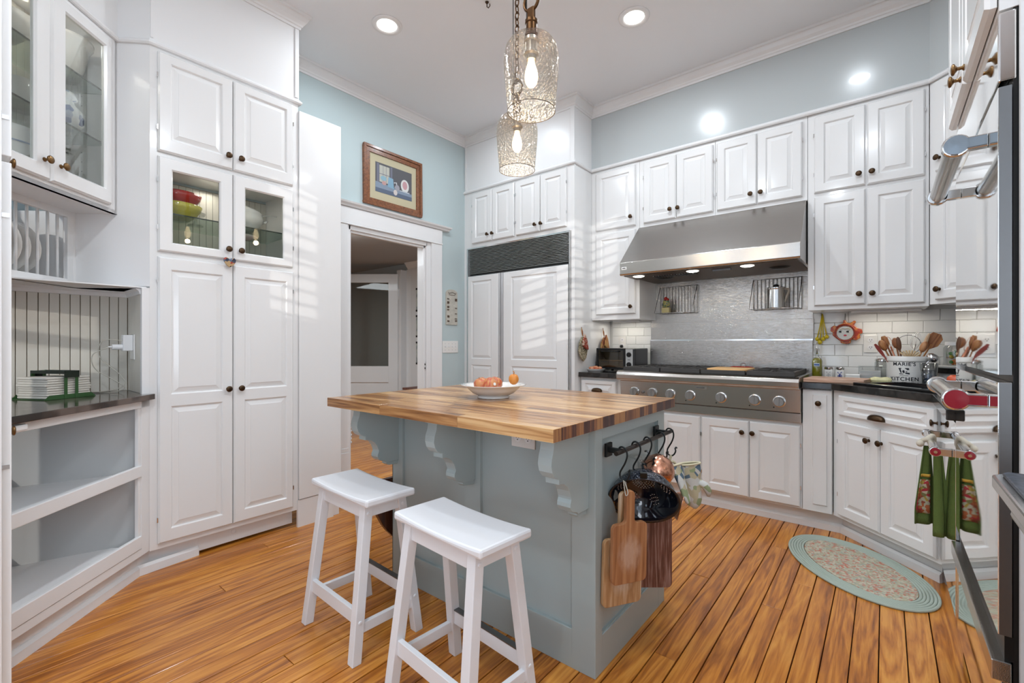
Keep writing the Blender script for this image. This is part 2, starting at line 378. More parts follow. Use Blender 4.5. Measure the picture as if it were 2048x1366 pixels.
def rrect(x0, x1, y0, y1, r, n=5):
    pts = []
    for cx_, cy_, a0 in ((x1-r, y1-r, 0), (x0+r, y1-r, PI/2), (x0+r, y0+r, PI), (x1-r, y0+r, 1.5*PI)):
        for i in range(n+1):
            a = a0+PI/2*i/n; pts.append((cx_+r*math.cos(a), cy_+r*math.sin(a)))
    return pts
def l2w(o, ang, x, y):
    a = math.radians(ang); return (o[0]+x*math.cos(a)-y*math.sin(a), o[1]+x*math.sin(a)+y*math.cos(a))
# ================================================================== THE SETTING
ZC = 3.21
XL, YB, XR, YR = -3.29, 3.93, .83, -2.4
# floor: heart-pine boards 81 mm wide, all running the same way
fl = MB().box(-7.2, XR, YR, 4.3, -.06, -.021)
floor = struct('floor', fl, mat('dark_gap', (.015, .007, .004), .9))
rr = random.Random(3)
k0 = int(math.floor((-6.9+.67)/.0815)); k1 = int(math.ceil((XR+.67)/.0815))
for k in range(k0, k1):
    x = -.67+.0815*k+.0005*rr.random()
    ya, yb = (YR, YB) if x > XL-.05 else (.5, 4.2)
    y = ya
    while y < yb-.01:
        ln = rr.uniform(1.7, 3.8) if y > ya else rr.uniform(.5, 3.4)
        y2 = min(yb, y+ln)
        if yb-y2 < .5: y2 = yb
        g = .0015+rr.random()*.0010; dz = rr.random()*.0006
        m = MB(); a, b, c, d = g-.0407, .0407-g, -(y2-y)/2+.0012, (y2-y)/2-.0012; e = .0012
        m.add([(a, c, -.02), (b, c, -.02), (b, d, -.02), (a, d, -.02), (a, c, -e), (b, c, -e), (b, d, -e), (a, d, -e), (a+e, c+e, 0), (b-e, c+e, 0), (b-e, d-e, 0), (a+e, d-e, 0)],
              [(0, 3, 2, 1), (0, 1, 5, 4), (1, 2, 6, 5), (2, 3, 7, 6), (3, 0, 4, 7), (4, 5, 9, 8), (5, 6, 10, 9), (6, 7, 11, 10), (7, 4, 8, 11), (8, 9, 10, 11)])
        ob('plank', m, floorw, floor, (x+.0407, (y+y2)/2, -dz), fix=False)
        y = y2
struct('ceiling', MB().box(-3.41, XR, YR, YB, ZC, ZC+.08), ceilm)
# left wall (pale teal) with the cased opening
wl = MB()
wl.box(XL-.12, XL, YR, 2.01, 0, ZC); wl.box(XL-.12, XL, 2.80, YB, 0, ZC); wl.box(XL-.12, XL, 2.01, 2.80, 2.06, ZC)
struct('wall_left', wl, teal)
# back wall: painted board with subway tiles set on it one by one
wb = struct('wall_back', MB().box(XL-.12, XR+.1, YB+.008, YB+.12, 0, ZC), grout)
TW, TH = .155, .077
def tile_run(parent, o, ang, x0, x1, z0, z1, phase=0, zb=.9135):
    meshes = {}
    r = int((z0-zb)/TH)
    z = zb+r*TH
    while z < z1-.004:
        off = (TW/2 if r % 2 else 0)+phase
        kx = math.floor((x0-off)/TW)
        while off+kx*TW < x1-.004:
            a, b = max(x0, off+kx*TW), min(x1, off+(kx+1)*TW); c, d = max(z0, z), min(z1, z+TH)
            if b-a > .012 and d-c > .012:
                key = (round(b-a, 4), round(d-c, 4))
                if key not in meshes:
                    w, h = b-a-.002, d-c-.002; mb = MB(); mb.ring((0, w, 0, h), 0, (0, w, 0, h), -.005); mb.ring((0, w, 0, h), -.005, (.002, w-.002, .002, h-.002), -.0068); mb.cap((.002, w-.002, .002, h-.002), -.0068)
                    meshes[key] = mb.mesh('tile', tile_m)
                wx, wy = l2w(o, ang, a+.001, 0)
                t = add_obj('tile', meshes[key], parent, (wx, wy, c+.001), (0, 0, math.radians(ang)))
            kx += 1
        z += TH; r += 1
tile_run(wb, (0, YB+.008), 0, -1.985, -1.605, .914, 1.36, .032)
tile_run(wb, (0, YB+.008), 0, -.405, .50, .914, 1.372, .036)
wr = MB()
wr.box(XR, XR+.12, .50, YB+.12, 0, ZC); wr.box(XR, XR+.12, YR, -.95, 0, ZC)
wr.box(XR, XR+.12, -.95, .50, 0, 1.70); wr.box(XR, XR+.12, -.95, .50, 2.85, ZC)
wall_right = struct('wall_right', wr, trimw)
wre = MB(); wre.box(.60, XR+.12, YR-.12, YR, 0, ZC); wre.box(-.30, 0, YR-.12, YR, 0, ZC); wre.box(0, .60, YR-.12, YR, 0, 1.9); wre.box(0, .60, YR-.12, YR, 2.85, ZC); wre.box(XL-.12, -.30, YR-.12, YR, 3.0, ZC); wre.box(XL-.12, -.30, YR-.12, YR, 0, .30)
for a, b in ((XL-.12, -3.10), (-2.65, -2.42), (-1.97, -1.74), (-1.29, -1.06), (-.61, -.30)): wre.box(a, b, YR-.12, YR, .30, 3.0)
struct('wall_rear', wre, mat('rear_wall_paint', (.34, .32, .29), .8))
# corner at the sink: the wall cuts across at 45 degrees
cw = MB().prism([(.46, YB+.008), (XR, YB+.008), (XR, 3.56)], .9, ZC)
wc = struct('wall_corner', cw, grout)
# bulkheads above the cabinets, flush with their fronts
struct('wall_bulkhead_back', MB().prism([(-2.005, 3.575), (.2, 3.575), (.5, 3.275), (.5, 1.49), (.84, 1.49), (.84, YB+.02), (-2.005, YB+.02)], 2.672, ZC), tealw)
m = MB().box(XL, -2.005, 3.295, YB, 2.672, ZC)
bf = struct('wall_bulkhead_fridge', m, trimw)
m = MB(); m.box(-2.012, -2.004, 3.287, 3.58, 2.68, ZC-.08); m.box(XL+.005, XL+.03, 3.287, 3.30, 2.68, ZC-.08); m.box(-2.045, -2.004, 3.287, 3.30, 2.68, ZC-.08)
ob('panel_bead', m, trimw, bf, bev=.002)
PC = (-2.86, .64); UP = l2w(PC, 135, 0, .148)   # pantry corner; foot of the 45-degree panel
UN = l2w(PC, 135, -.95, .148)
struct('wall_bulkhead_left', MB().prism([(XL-.02, 1.395), (-2.86, 1.395), (-2.86, .64), UP, UN, (-2.6, -1.2), (XL-.02, -1.2)], 2.672, ZC), trimw)
m = MB().box(-2.862, -2.853, 1.368, 1.390, 2.69, ZC-.09)
m.box(-2.862, -2.855, .642, .655, 2.69, ZC-.09)
struct('trim_4', m, trimw, bev=.002)
# crown moulding
crown = [(0, -.088), (.008, -.088), (.010, -.074), (.016, -.070), (.020, -.060), (.034, -.044), (.042, -.024), (.046, -.018), (.056, -.016), (.058, 0), (0, 0)]
path = [UN, UP, PC, (-2.86, 1.395), (XL, 1.395), (XL, 3.295), (-2.005, 3.295), (-2.005, 3.575), (.2, 3.575), (.5, 3.275), (.5, 2.0)]
struct('trim_1', sweep(path, crown, ZC), trimw)
band = [(0, -.014), (.010, -.012), (.015, -.004), (.015, .004), (.008, .010), (.004, .016), (0, .018)]
struct('trim_2', sweep([UN, UP, PC, (-2.86, 1.395), (-2.9, 1.395)], band, 2.664), trimw)
struct('trim_3', sweep([(XL, 3.288), (-2.003, 3.288), (-2.003, 3.572), (.2, 3.572), (.5, 3.272)], band, 2.664), trimw)
# door casing (craftsman head with a small cornice)
cs = MB()
cs.box(XL, XL+.020, 1.88, 1.985, .33, 2.09); cs.box(XL, XL+.020, 2.842, 2.972, 0, 2.09)
cs.box(XL, XL+.026, 1.875, 2.976, 2.09, 2.104); cs.box(XL, XL+.022, 1.88, 2.972, 2.104, 2.226)
cs.box(XL, XL+.028, 1.877, 1.991, 0, .30); cs.box(XL, XL+.024, 1.878, 1.988, .30, .335)
door1 = struct('door_1', cs, trimw, bev=.003)
ob('cornice', sweep([(XL, 1.84), (XL+.001, 1.84), (XL+.001, 3.02), (XL, 3.02)], [(.0, 0), (.03, .004), (.036, .016), (.05, .028), (.055, .040), (0, .040)], 2.226), trimw, door1)
jb = MB()
jb.box(XL-.125, XL+.004, 1.985, 2.015, 0, 2.09); jb.box(XL-.125, XL+.004, 2.79, 2.842, 0, 2.09); jb.box(XL-.125, XL+.004, 2.0, 2.80, 2.055, 2.09)
jb.box(XL-.04, XL-.015, 2.775, 2.79, 0, 2.06); jb.box(XL-.04, XL-.015, 2.01, 2.79, 2.035, 2.06); jb.box(XL-.04, XL-.015, 2.015, 2.03, 0, 2.06)
ob('jamb', jb, trimw, door1, bev=.002)
m = MB().box(XL-.006, XL+.006, 2.016, 2.019, .36, .50)
for z in (.37, .40, .43, .46, .49): m.sphere((XL+.001, 2.021, z), .008, 8, 5)
ob('hinge', m, trimw, door1)
ob('strike_plate', MB().box(XL-.02, XL-.0, 2.786, 2.79, .905, .985), chrome, door1)
m = MB()
for z in (.925, .96): m.box(XL-.014, XL-.006, 2.784, 2.787, z-.008, z+.008)
ob('latch_hole', m, blackp, door1)
# toe kicks and base mouldings
tk = MB(); tk.box(-2.0, -.20, 3.44, 3.50, 0, .115); tk.prism([(-.20, 3.44), (.215, 3.028), (.26, 3.06), (-.16, 3.50)], 0, .115)
bb = [(0, 0), (.016, 0), (.016, .038), (.010, .044), (.004, .05), (0, .05)]
struct('baseboard_back', tk, trimw)
struct('baseboard_corner', sweep([(-2.0, 3.44), (-.205, 3.44), (.215, 3.02)], bb, 0), trimw)
P0, P1 = l2w(PC, 135, -.95, .045), l2w(PC, 135, -.02, .045)
struct('baseboard_left', MB().prism([P0, P1, (-2.92, .66), (-3.0, .66), (-3.0, .2), l2w(PC, 135, -.95, .2)], 0, .115), trimw)
struct('baseboard_left_shoe', sweep([P0, P1, (-2.915, .863)], bb, 0), trimw)

# ---------------- hall beyond the opening
H = 2.30
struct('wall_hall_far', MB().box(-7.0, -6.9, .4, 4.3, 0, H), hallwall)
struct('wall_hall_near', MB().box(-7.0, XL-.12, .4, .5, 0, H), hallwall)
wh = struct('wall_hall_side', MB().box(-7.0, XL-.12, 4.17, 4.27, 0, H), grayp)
for i in range(19):
    ob('plank', MB().box(0, .128, -.012, 0, 0, H-.09), trimw, wh, (-5.34+i*.13-.0, 4.17, .0), fix=False)
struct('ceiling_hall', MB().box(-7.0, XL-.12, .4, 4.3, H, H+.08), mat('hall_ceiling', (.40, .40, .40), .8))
struct('trim_5', sweep([(-5.30, 4.17), (XL-.13, 4.17)], [(a*1.3, b*1.1) for a, b in crown], H), trimw)
area('hall_fill_light', (-4.6, 1.9, 2.22), (0, 0, 0), .9, .9, 28, (.88, .95, 1))  # added fill panel that brightens the hall, separate from the chandelier
# open hall door, half glazed, seen square on
hw = .80; HD = sempty('door_2', (-5.41, 4.08, 0), math.atan2(math.sin(YAW), math.cos(YAW)))
# local x to the right, leaf runs to the left of the hinge
m = MB(); t = .04
m.box(-hw, -.135, -t, 0, 2.02, 2.14); m.box(-hw, -hw+.12, -t, 0, .02, 2.14); m.box(-.135, 0, -t, 0, .02, 2.14); m.box(-hw, -.135, -t, 0, .60, .83); m.box(-hw, -.135, -t, 0, .02, .24)
ob('door_leaf', m, trimw, HD, bev=.002)
ob('door_panel', MB().box(-hw+.11, -.125, -.022, -.010, .23, .61), trimw, HD)
ob('pane', MB().box(-hw+.12, -.135, -.024, -.020, .83, 2.02), thin_glass('hall_door_glass', (.80, .80, .78), .0), HD)
m = MB().box(-.006, .02, -t-.006, 0, 1.78, 1.93); m.lathe([(.006, 0), (.006, .17)], 8, (.006, -t-.006, 1.77))
ob('hinge', m, trimw, HD)
struct('door_2_frame', MB().box(-5.43, -5.33, 4.06, 4.17, 0, 2.2), trimw, bev=.006)
# prints on the hall wall
for i, (z0, z1) in enumerate(((1.60, 1.93), (1.24, 1.55), (.86, 1.18))):
    t = thing('hall_print', ['topmost', 'middle', 'lowest'][i]+' of the three small prints hanging on the hall wall', 'picture', (-4.98, 4.157, 0), 0, 'small prints on the hall wall')
    m = MB().box(-.13, .20, -.010, 0, z0, z0+.026); m.box(-.13, .20, -.010, 0, z1-.026, z1)
    ob('rail', m, blackp, t)
    ob('sheet', MB().box(-.125, .195, -.006, -.002, z0+.02, z1-.02), patch('hall_print_paper', [(.52, .54, .46), (.45, .48, .43), (.22, .27, .28), (.55, .56, .50)], 6+i, .7, 'NOISE', bump=0) if i == 0 else MATS['hall_print_paper'], t)
t = thing('hall_table', 'dark wooden side table edge showing beyond the doorway below the prints', 'table', (-4.72, 4.02, 0))
ob('top', MB().box(-.32, .35, -.16, .12, .53, .56), dark_w, t, bev=.006)
ob('apron', MB().box(-.24, .30, -.12, .10, .46, .53), dark_w, t)
for x in (-.22, .27):
    for y in (-.10, .08): ob('leg', MB().box(x-.02, x+.02, y-.02, y+.02, 0, .46), dark_w, t)
# hall lamp
t = thing('hall_pendant_lamp', 'small white chandelier hanging in the hall, just inside the doorway', 'lamp', (-4.26, 2.42, 0))
ob('chain', MB().tube([(0, 0, 2.30), (0, 0, 2.02)], .006, 6), trimw, t)
m = MB()
for z in (2.06, 2.10, 2.14, 2.18): m.sphere((0, 0, z), .018, 10, 6)
ob('beads', m, porcelain, t, smooth=True)
ob('shade', MB().lathe([(.002, 2.035), (.03, 2.03), (.11, 1.985), (.112, 1.98), (.02, 1.975), (.001, 1.975)], 20), lampw, t, smooth=True)

# ---------------- windows behind the camera (they light the room)
def window(name, x0, x1, z0, z1, loc, rz, n):
    w = sempty(name, loc, rz)
    m = MB(); f = .06
    m.box(x0, x1, 0, .06, z0, z0+f); m.box(x0, x1, 0, .06, z1-f, z1); m.box(x0, x0+f, 0, .06, z0, z1); m.box(x1-f, x1, 0, .06, z0, z1)
    for i in range(1, n): m.box(x0+(x1-x0)*i/n-.03, x0+(x1-x0)*i/n+.03, 0, .06, z0, z1)
    m.box(x0, x1, .01, .05, (z0+z1)/2-.02, (z0+z1)/2+.02)
    ob('window_frame', m, trimw, w)
    m = MB(); z = z0+f
    while z < z1-f: m.add([(x0+f, -.03, z), (x1-f, -.03, z), (x1-f, .012, z+.030), (x0+f, .012, z+.030)], [(0, 1, 2, 3)]); z += .085
    s = ob('blind_slats', m, trimw, w, solid=.002); s['kind'] = 'stuff'
for i, xa in enumerate((-3.10, -2.42, -1.74, -1.06)):
    w = sempty('window_%d' % (i+3)); m = MB(); xb = xa+.45
    m.box(xa, xa+.04, YR-.09, YR-.03, .3, 3.0); m.box(xb-.04, xb, YR-.09, YR-.03, .3, 3.0); m.box(xa, xb, YR-.09, YR-.03, .3, .36); m.box(xa, xb, YR-.09, YR-.03, 2.94, 3.0); m.box(xa, xb, YR-.09, YR-.03, 1.62, 1.67)
    ob('window_frame', m, trimw, w)
window('window_1', -.60, 0, 1.9, 2.85, (0, YR-.06, 0), PI, 1)
window('window_2', -.50, .95, 1.70, 2.85, (XR+.06, 0, 0), -PI/2, 3)
sd = Vector((-.64, .76, -.13)).normalized(); so.rotation_euler = sd.to_track_quat('-Z', 'Y').to_euler()

# ---------------- recessed lights: two real fittings, six more spots added as fill
for i, (x, y, l) in enumerate(((-2.496, 1.791, 'left one of the two round recessed ceiling lights'), (-1.227, 2.729, 'right one of the two round recessed ceiling lights'), (-.5, -.4, 0), (-2.1, -.9, 0), (-.1, 1.3, 0), (-.15, 2.75, 0), (-2.5, 2.8, 0), (-1.2, .5, 0))):
    if l:
        t = thing('recessed_light', l, 'ceiling light', (x, y, ZC), 0, 'recessed ceiling lights')
        ob('trim_ring', MB().lathe([(.062, -.002), (.066, -.008), (.084, -.010), (.094, -.006), (.096, 0)], 32), trimw, t, smooth=True)
        ob('lens', MB().lathe([(0, -.0045), (.06, -.0045), (.063, -.001)], 32), lampw, t)
    if True:
        l_ = bpy.data.lights.new('recessed_and_fill_spot', 'AREA'); l_.shape = 'DISK'; l_.size = .12; l_.energy = (8, 9, 13, 9, 11, 4, 4, 12)[i]; l_.color = (.88, .96, 1.04)
        lo = bpy.data.objects.new('recessed_and_fill_spot', l_); C.objects.link(lo); lo.location = (x, y, ZC-.03)
# ================================================================== LEFT SIDE: PANTRY AND CORNER HUTCH
def hollow(m, x0, x1, y0, y1, z0, z1, t=.018):
    m.box(x0, x1, y1-t, y1, z0, z1); m.box(x0, x0+t, y0, y1-t, z0, z1); m.box(x1-t, x1, y0, y1-t, z0, z1); m.box(x0+t, x1-t, y0, y1-t, z0, z0+t); m.box(x0+t, x1-t, y0, y1-t, z1-t, z1)
pan = thing('pantry_cabinet', 'tall white pantry cabinet with two small glazed doors at eye level, left of the doorway', 'cabinet', (-2.86, .64, 0), PI/2)
D = .425; m = MB()
m.box(0, .75, .001, D, .11, 1.600); m.box(0, .75, .001, D, 2.115, 2.672)
m.box(.018, .085, .001, .02, 1.630, 2.085); m.box(.313, .433, .001, .02, 1.630, 2.085); m.box(.66, .732, .001, .02, 1.630, 2.085)
m.box(.018, .732, .001, .02, 1.600, 1.630); m.box(.018, .732, .001, .02, 2.085, 2.115); m.box(0, .018, .001, D, 1.6, 2.115); m.box(.732, .75, .001, D, 1.6, 2.115)
ob('body', m, white, pan)
m = MB()
for i in range(20): m.box(.02+i*.0356, .0535+i*.0356, D-.012, D-.004, 1.615, 2.095)
s = ob('beadboard', m, bead_m, pan); s['kind'] = 'stuff'
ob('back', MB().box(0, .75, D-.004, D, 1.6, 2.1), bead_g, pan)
m = MB().box(.02, .73, .03, D-.015, 1.828, 1.834); ob('glass_shelf', m, glasss, pan)
ob('shelf_edge', MB().box(.02, .73, .026, .030, 1.828, 1.834), glassedge, pan)
for (a, b, kx) in ((.031, .373, .346), (.377, .712, .410)):
    hh = -1 if a < .2 else 1
    pp = lambda z0, z1: [(.086-.031 if a < .2 else .056, .313-.031 if a < .2 else .285, z0, z1)]
    px = (.052, .291) if a < .2 else (.054, .295)
    door(pan, a, b, 2.128, 2.632, (kx, 2.197), [(px[0], px[1], .066, .458)], hinge=hh)
    door(pan, a, b, 1.622, 2.104, (kx, 1.677), [(.055, .282, .042, .424)], glass=True, hinge=hh)
    door(pan, a, b, .140, 1.594, (kx, .901), [(px[0], px[1], .752, 1.392), (px[0], px[1], .065, .692)], hinge=hh)
ob('end_panel', MB().box(.752, 1.035, -.012, .008, .175, 2.612), white, pan, bev=.0015)
m = MB().box(.745, .985, -.006, .012, .0, .170); m.box(.95, 1.035, .012, .06, 0, 2.60)
ob('base_panel', m, whitem, pan)
m = MB().box(0, .225, .052, .07, 0, .115).box(.225, .735, .05, .07, .02, .115); m.lathe([(0, .0), (.013, .001), (.014, .004), (.009, .005), (.008, .002), (0, .002)], 16, (.40, .05, .072), 'Y')
ob('toe_drawer', m, whitem, pan)

hut = thing('corner_hutch', 'white built-in corner hutch with glass doors above, plate rack, stone counter and open shelves', 'cabinet', (-2.86, .64, 0), math.radians(135))
# local: x<0 towards the camera side, y into the corner
NX = -.95
m = MB()
# lower face frame
m.box(-.058, 0, 0, .02, .115, .873); m.box(NX, -.058, 0, .02, .115, .150); m.box(-.075, -.058, .004, .02, .15, .84)
m.box(NX, -.0, .0, .02, .838, .873)
ob('face_frame', m, whitem, hut, bev=.0015)
m = MB()
m.prism([(NX, .02), (-.03, .02), (-.03, .05), (-.30, .56), (NX, .56)], .118, .128)
m.prism([(NX, .56), (-.30, .56), (-.30, .575), (NX, .575)], .115, .870)
m.prism([(-.02, .02), (-.005, .02), (-.30, .575), (-.315, .575)], .115, .873)
ob('interior', m, grayp, hut)
for z, zt in ((.153, .215), (.503, .558)):
    s = ob('roll_out_shelf', MB().box(NX, -.075, .03, .45, z, z+.014), grayp if False else whitem, hut)
    ob('tray_front', MB().box(NX, -.060, -.004, .014, z, zt), whitem, s, bev=.003)
    ob('tray_side', MB().box(NX, -.20, .435, .45, z, z+.075), whitem, s)
# pull-out board under the counter with its knob
ob('pull_out_board', MB().box(NX, -.665, -.022, .0, .842, .868), whitem, hut, bev=.008)
# panel that comes back at 45 degrees, and the boxes over the niche
m = MB(); m.box(-.005, .0, .02, .02+.001, .9, .91)
m = MB()
m.prism([(.015, .0), (.015, .36), (.0, .36), (.0, .0)], 1.43, 2.672)
ob('side_panel', m, trimw, hut)
m = MB(); m.prism([(NX, .36), (0, .36), (.20, .30), (.20, .02), (0, .0), (.0, .345), (NX, .345)], 1.428, 1.44)
m.box(NX, 0, .345, .60, 1.428, 1.435); m.prism([(0, .345), (0, 0), (.3, .25), (.3, .6), (0, .6)], 1.428, 1.435)
ob('niche_ceiling', m, whitem, hut)
# upper cabinet carcass (front at y=.148)
m = MB(); y0 = .15
m.box(NX, -.0, y0, .42, 1.795, 1.812); m.box(NX, 0, y0, .42, 2.655, 2.672); m.box(-.016, -.001, y0, .42, 1.80, 2.672); m.box(NX, 0, .405, .42, 1.8, 2.672)
m.box(-.060, 0, y0, y0+.02, 1.795, 2.672); m.box(NX, -.06, y0, y0+.02, 1.795, 1.835); m.box(NX, -.06, y0, y0+.02, 2.615, 2.672)
ob('upper_body', m, whitem, hut)
m = MB()
for i in range(26): m.box(NX+i*.0358, NX+.0338+i*.0358, .397, .404, 1.812, 2.655)
s = ob('beadboard', m, bead_m, hut); s['kind'] = 'stuff'
m = MB()
for i in range(16):
    z = 1.86+i*.046; m.lathe([(0, 0), (.0025, .0004)], 6, (-.0165, .30, z), 'X'); m.lathe([(0, 0), (.0025, .0004)], 6, (-.0165, .20, z), 'X')
for v in range(len(m.v)): pass
s = ob('shelf_pin_holes', m, blackp, hut); s['kind'] = 'stuff'
for z in (2.125, 2.378):
    g = ob('glass_shelf', MB().box(NX, -.018, .185, .40, z, z+.006), glasss, hut); ob('shelf_edge', MB().box(NX, -.018, .181, .185, z, z+.006), glassedge, g)
door(hut, -.385, -.058, 1.826, 2.626, (-.345, 1.902), [(.062, .292, .064, .752)], glass=True, y=y0, kme=KNOB2)
door(hut, -.716, -.391, 1.826, 2.626, (-.422, 1.902), [(.05, .262, .055, .752)], glass=True, y=y0, kme=KNOB2)
# plate rack
R_ = .34
m = MB()
m.box(-.045, 0, R_, R_+.02, 1.43, 1.80); m.box(NX, -.045, R_, R_+.02, 1.43, 1.466); m.box(NX, -.045, R_, R_+.02, 1.765, 1.80); m.box(NX, 0, .60, .612, 1.43, 1.8); m.box(-.012, 0, R_, .6, 1.43, 1.8)
ob('rack_frame', m, whitem, hut, bev=.002)
for i in range(9):
    x = -.088-.0508*i; ob('rack_bar', MB().lathe([(.006, 1.462), (.006, 1.77)], 10), white, hut, (x, R_+.012, 0), smooth=True)
# counter: follows the niche, which is square to the room behind
def hl(x, y):
    A = math.radians(135); dx, dy = x+2.86, y-.64
    return (dx*math.cos(A)+dy*math.sin(A), -dx*math.sin(A)+dy*math.cos(A))
cp = [(NX, -.03), (-.006, -.03), (-.006, -.002), hl(-2.885, .612), hl(-3.165, .612), hl(-3.165, -.15)]
ct = thing('hutch_counter', 'glossy dark brown veined stone counter in the corner hutch', 'countertop', (-2.86, .64, 0), math.radians(135))
ob('slab', MB().prism(cp, .8745, .902), granite, ct, bev=.003)
nw = sempty('wall_niche')
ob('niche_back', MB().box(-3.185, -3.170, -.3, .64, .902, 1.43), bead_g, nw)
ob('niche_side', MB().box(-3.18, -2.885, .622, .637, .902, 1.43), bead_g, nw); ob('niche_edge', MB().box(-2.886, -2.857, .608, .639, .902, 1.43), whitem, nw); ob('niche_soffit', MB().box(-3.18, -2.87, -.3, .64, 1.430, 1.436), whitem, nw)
for i in range(19):
    y = .613-.0373*(i+1); ob('plank', MB().box(-3.170, -3.160, 0, .0345, .902, 1.41), bead_m, nw, (0, y, 0), fix=False, bev=.0015)
for i in range(14):
    x = -3.160+.0197*i; ob('plank', MB().box(0, .0178, .613, .622, .902, 1.41), bead_m, nw, (x, 0, 0), fix=False, bev=.001)
ob('niche_moulding', sweep([(-3.160, -.2), (-3.160, .613), (-2.885, .613)], [(0, -.03), (.006, -.028), (.012, -.012), (.022, -.004), (.024, 0), (0, 0)], 1.428), whitem, nw)
# tall cabinet next to the camera: its door edges
tc_ = thing('tall_side_cabinet', 'white tall cabinet door edges with steel hinges at the far left edge', 'cabinet', (-2.30, .095, 0))
ob('body', MB().box(0, .40, -.35, .0, .0, 2.672), whitem, tc_)
for z0, z1, kz in ((.11, 1.672, .861), (1.690, 2.66, 1.756)):
    d = ob('door', MB().box(0, .35, .0, .022, z0, z1), white, tc_, bev=.002)
    kk = add_obj('knob', KNOB2, d, (.035, .022, kz), (0, 0, PI))
    for hz in ((.80, 1.52) if z0 < 1 else (1.80,)):
        m = MB().box(.349, .352, -.002, .018, hz-.006, hz+.006); m.lathe([(.004, -.014), (.004, .014)], 8, (.354, -.001, hz))
        ob('hinge', m, chrome, d)

for nm, lx, ly, lz in (('pantry_fill', -.375+.75, .2, 2.09), ('hutch_fill', 0, 0, 0)):  # added fill lights that brighten the glazed cabinets; no fittings inside
    wx, wy = l2w((-2.86, .64), 90, .375, .24) if lx else l2w((-2.86, .64), 135, -.35, .28); wz = 2.088 if lx else 2.648
    area(nm+'_glow', (wx, wy, wz), (0, 0, 0), .30 if lx else .2, .1, .55 if lx else .8, (1, .95, .88))
# ---- dishes behind glass
def dish(name, label, cat, prof, m, o, ang, x, y, z, group=None, sx=1, sy=1, seg=28):
    wx, wy = l2w(o, ang, x, y)
    return tag(ob(name, MB().shell(prof, seg, sx=sx, sy=sy), m, None, (wx, wy, z), smooth=True, solid=.004), label, cat, group)
redg = mat('red_glazed', (.40, .022, .018), .15, coat=.5); yelg = mat('yellow_glazed', (.50, .44, .055), .15, coat=.5)
bowlp = lambda r, h: [(0, 0), (r*.45, 0), (r*.75, h*.35), (r*.93, h*.7), (r, h), (r*.97, h)]
o = (-2.86, .64)
dish('mixing_bowl', 'big yellow bowl on the glass shelf holding the red bowl', 'bowl', bowlp(.118, .082), yelg, o, 90, .165, .19, 1.835)
dish('mixing_bowl', 'red bowl nested in the yellow bowl on the glass shelf', 'bowl', bowlp(.115, .085), redg, o, 90, .165, .19, 1.895)
dish('low_bowl', 'wide low yellow dish on the bottom of the left glazed pantry door', 'bowl', [(0, 0), (.11, 0), (.135, .045), (.132, .047)], yelg, o, 90, .175, .19, 1.634)
dish('baking_dish', 'low red baking dish at the bottom behind the right glazed pantry door', 'dish', [(0, 0), (.11, 0), (.12, .05), (.117, .05)], redg, o, 90, .52, .19, 1.634)
t = thing('tureen', 'white lidded soup tureen with a ladle behind the right glazed door', 'tureen', (*l2w(o, 90, .50, .20), 1.835), PI/2)
ob('bowl', MB().shell([(0, 0), (.055, 0), (.058, .01), (.10, .04), (.118, .08), (.108, .11), (.112, .115)], 28), porcelain, t, smooth=True, solid=.003)
ob('lid', MB().lathe([(.112, .115), (.10, .13), (.05, .155), (.02, .16), (.014, .17), (.022, .183), (.012, .192), (0, .194)], 24), porcelain, t, smooth=True)
ob('ladle', MB().tube([(.09, 0, .11), (.13, 0, .125), (.17, -.01, .135), (.20, -.02, .132)], .004, 6), porcelain, t, smooth=True)
m = MB(); m.tube([(.112, -.05, .07), (.14, -.02, .09), (.14, .02, .09), (.112, .05, .07)], .006, 6); ob('handle', m, porcelain, t, smooth=True)
dish('dinner_plate', 'white plate lying under the tureen shelf', 'plate', [(0, 0), (.06, 0), (.10, .014), (.10, .016)], porcelain, o, 90, .48, .19, 1.79)
t = thing('cake_stand', 'clear glass stem standing on the pantry shelf behind the left glazed door', 'glassware', (*l2w(o, 90, .27, .25), 1.835))
ob('stem', MB().lathe([(.04, 0), (.035, .006), (.008, .012), (.008, .05), (.045, .06), (.05, .075)], 18), glassg, t, smooth=True)
# hutch dishes
o = (-2.86, .64)
dish('mixing_bowl', 'large white crock bowl on the top glass shelf of the hutch', 'bowl', [(0, 0), (.055, 0), (.075, .06), (.09, .14), (.108, .17), (.110, .185)], porcelain, o, 135, -.135, .290, 2.385)
bw = patch('blue_white_pattern', [(.66, .68, .70), (.66, .68, .70), (.10, .15, .32), (.62, .65, .68), (.30, .36, .5)], 34, .15, bump=0)
dish('ginger_jar', 'blue and white patterned jar on the middle glass shelf of the hutch', 'jar', [(0, 0), (.05, 0), (.085, .05), (.088, .09), (.055, .13), (.045, .15), (.06, .16), (.05, .185), (.0, .19)], bw, o, 135, -.150, .290, 2.132)
dish('glass_goblet', 'cut glass goblet below the blue and white jar in the hutch', 'glassware', [(.035, 0), (.03, .006), (.006, .012), (.006, .09), (.03, .12), (.038, .17), (.036, .23)], glassg, o, 135, -.115, .30, 1.813)
dish('glass_goblet', 'second cut glass goblet, left of the first at the bottom of the hutch', 'glassware', [(.035, 0), (.03, .006), (.006, .012), (.006, .07), (.03, .10), (.038, .15), (.036, .20)], glassg, o, 135, -.225, .31, 1.813)
t = thing('casserole_dish', 'cream casserole with a thin blue stripe behind the left glass door of the hutch', 'dish', (*l2w(o, 135, -.400, .29), 1.813), math.radians(135))
ob('bowl', MB().shell([(0, 0), (.085, 0), (.095, .02), (.100, .20), (.104, .215)], 28), porcelain, t, smooth=True, solid=.003)
